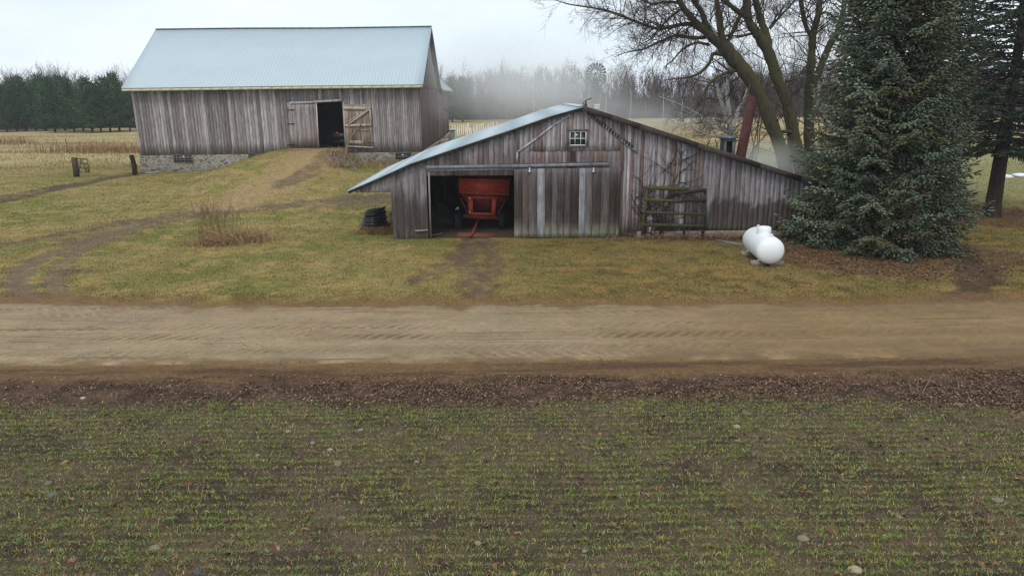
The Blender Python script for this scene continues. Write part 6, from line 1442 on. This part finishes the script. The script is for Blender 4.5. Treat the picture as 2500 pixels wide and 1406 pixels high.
clump('dead_vines', 'pale dead stalks along the foot of the shed wall by the mossy gate', 'dead stalks', (1690, 584), (1.6, 0.12), 420, (0.1, 0.4), [(150, 122, 98), (128, 100, 82), (110, 84, 70)], 91, (0.014, 0.006), 0.9)
clump('dry_grass_clump', 'dry brown tuft at the foot of the black pipe coil', 'grass clump', (925, 572), (0.45, 0.12), 420, (0.1, 0.4), [(140, 112, 76), (110, 88, 62), (156, 128, 84)], 92, (0.012, 0.005), 0.4)
for i, (px, py, tx, ty, lab) in enumerate(((2225, 958, 2218, 925, 'pale upright stalk leaning left in the right leaf strip'), (2240, 955, 2240, 918, 'pale straight stalk in the right leaf strip'), (2252, 958, 2276, 912, 'pale stalk leaning far right in the right leaf strip'), (2340, 950, 2336, 922, 'lone pale stalk further right in the leaf strip'))):
    q = G(px, py); e = P(tx, ty, q.y); V, Q, Cc = tubes_np([(np.array([tuple(q), tuple((q+e)/2+Vector((0.01, 0, 0.01))), tuple(e)]), np.array([0.008, 0.006, 0.004]), np.array(srgb(168, 140, 118)))], 4)
    tag(link('dry_stalk', npmesh('dry_stalk', V, [Q], Cc), M_LEAF), lab, 'stalk')
q, e = G(552, 990), G(618, 955); V, Q, Cc = tubes_np([(np.array([(q.x, q.y, q.z+0.04), ((q.x+e.x)/2, (q.y+e.y)/2, 0.03), (e.x, e.y, e.z+0.06)]), np.array([0.02, 0.026, 0.014]), np.array(srgb(96, 80, 66)))], 6)
tag(link('fallen_branch', npmesh('fallen_branch', V, [Q], Cc, True), M_BARK2), 'brown fallen branch on the leaf strip, left of middle', 'branch')

# ------------------------------------------------------------------ smoke and haze
def volume_mat(name, dens, col, mask=None, scale=0.2, aniso=0.0):
    m = bpy.data.materials.new(name); m.use_nodes = True; t = m.node_tree; t.nodes.clear()
    o = t.nodes.new('ShaderNodeOutputMaterial'); v = t.nodes.new('ShaderNodeVolumePrincipled'); v.inputs['Color'].default_value = (*col, 1); v.inputs['Anisotropy'].default_value = aniso
    v.inputs['Density'].default_value = dens
    if mask:
        c = coord(t, (1, 1, 1), 'Generated'); s = N(t, 'ShaderNodeVectorMath', operation='SUBTRACT'); L(t, c, s.inputs[0]); s.inputs[1].default_value = (0.5, 0.5, 0.5)
        ln = N(t, 'ShaderNodeVectorMath', operation='LENGTH'); L(t, s.outputs[0], ln.inputs[0])
        n = noise(t, coord(t), scale, 4, 0.6); a = N(t, 'ShaderNodeMath', operation='MULTIPLY_ADD'); L(t, n, a.inputs[0]); a.inputs[1].default_value = 0.5; L(t, ln.outputs['Value'], a.inputs[2])
        r_ = ramp(t, a.outputs[0], [(0.30, (1,)*3), (0.46, (0.35,)*3), (0.68, (0,)*3)])
        mu = N(t, 'ShaderNodeMath', operation='MULTIPLY'); L(t, r_, mu.inputs[0]); mu.inputs[1].default_value = dens; L(t, mu.outputs[0], v.inputs['Density'])
    L(t, v.outputs[0], o.inputs['Volume']); return m
def smoke(px, py, y, sx, sy, sz, dens, lab, scale):
    import bmesh
    p = P(px, py, y); bm = bmesh.new(); bmesh.ops.create_icosphere(bm, subdivisions=3, radius=1.0); me = bpy.data.meshes.new('smoke'); bm.to_mesh(me); bm.free()
    for v in me.vertices: v.co = Vector((v.co.x*sx, v.co.y*sy, v.co.z*sz))
    o = link('smoke', me, volume_mat('smoke_volume', dens, (0.97, 0.985, 1.0), True, scale)); o.location = p; tag(o, lab, 'smoke', kind='stuff'); return o
smoke(1275, 215, 62, 12.0, 8, 5.2, 0.24, 'soft grey smoke drifting in front of the far wood between barn and shed', 0.12)
smoke(1590, 285, 46, 9.0, 4.0, 2.0, 0.17, 'low steam rising off the right roof slope of the shed', 0.5)
smoke(2400, 470, 62, 9, 5, 1.3, 0.22, 'pale mist lying on the field behind the right pine', 0.3)
smoke(1870, 400, 41.6, 3.4, 1.4, 1.9, 0.7, 'white mist at the foot of the leaning bare tree', 0.5)
me = bpy.data.meshes.new('haze'); mb = MB(); mb.box((-330, -12, -1.2), (330, 300, 26)); hz = mb.build('haze', volume_mat('haze_volume', 0.00035, (0.88, 0.92, 0.97), False)); hz['kind'] = 'stuff'; hz['label'] = 'thin damp haze over the whole farm'; hz['category'] = 'haze'
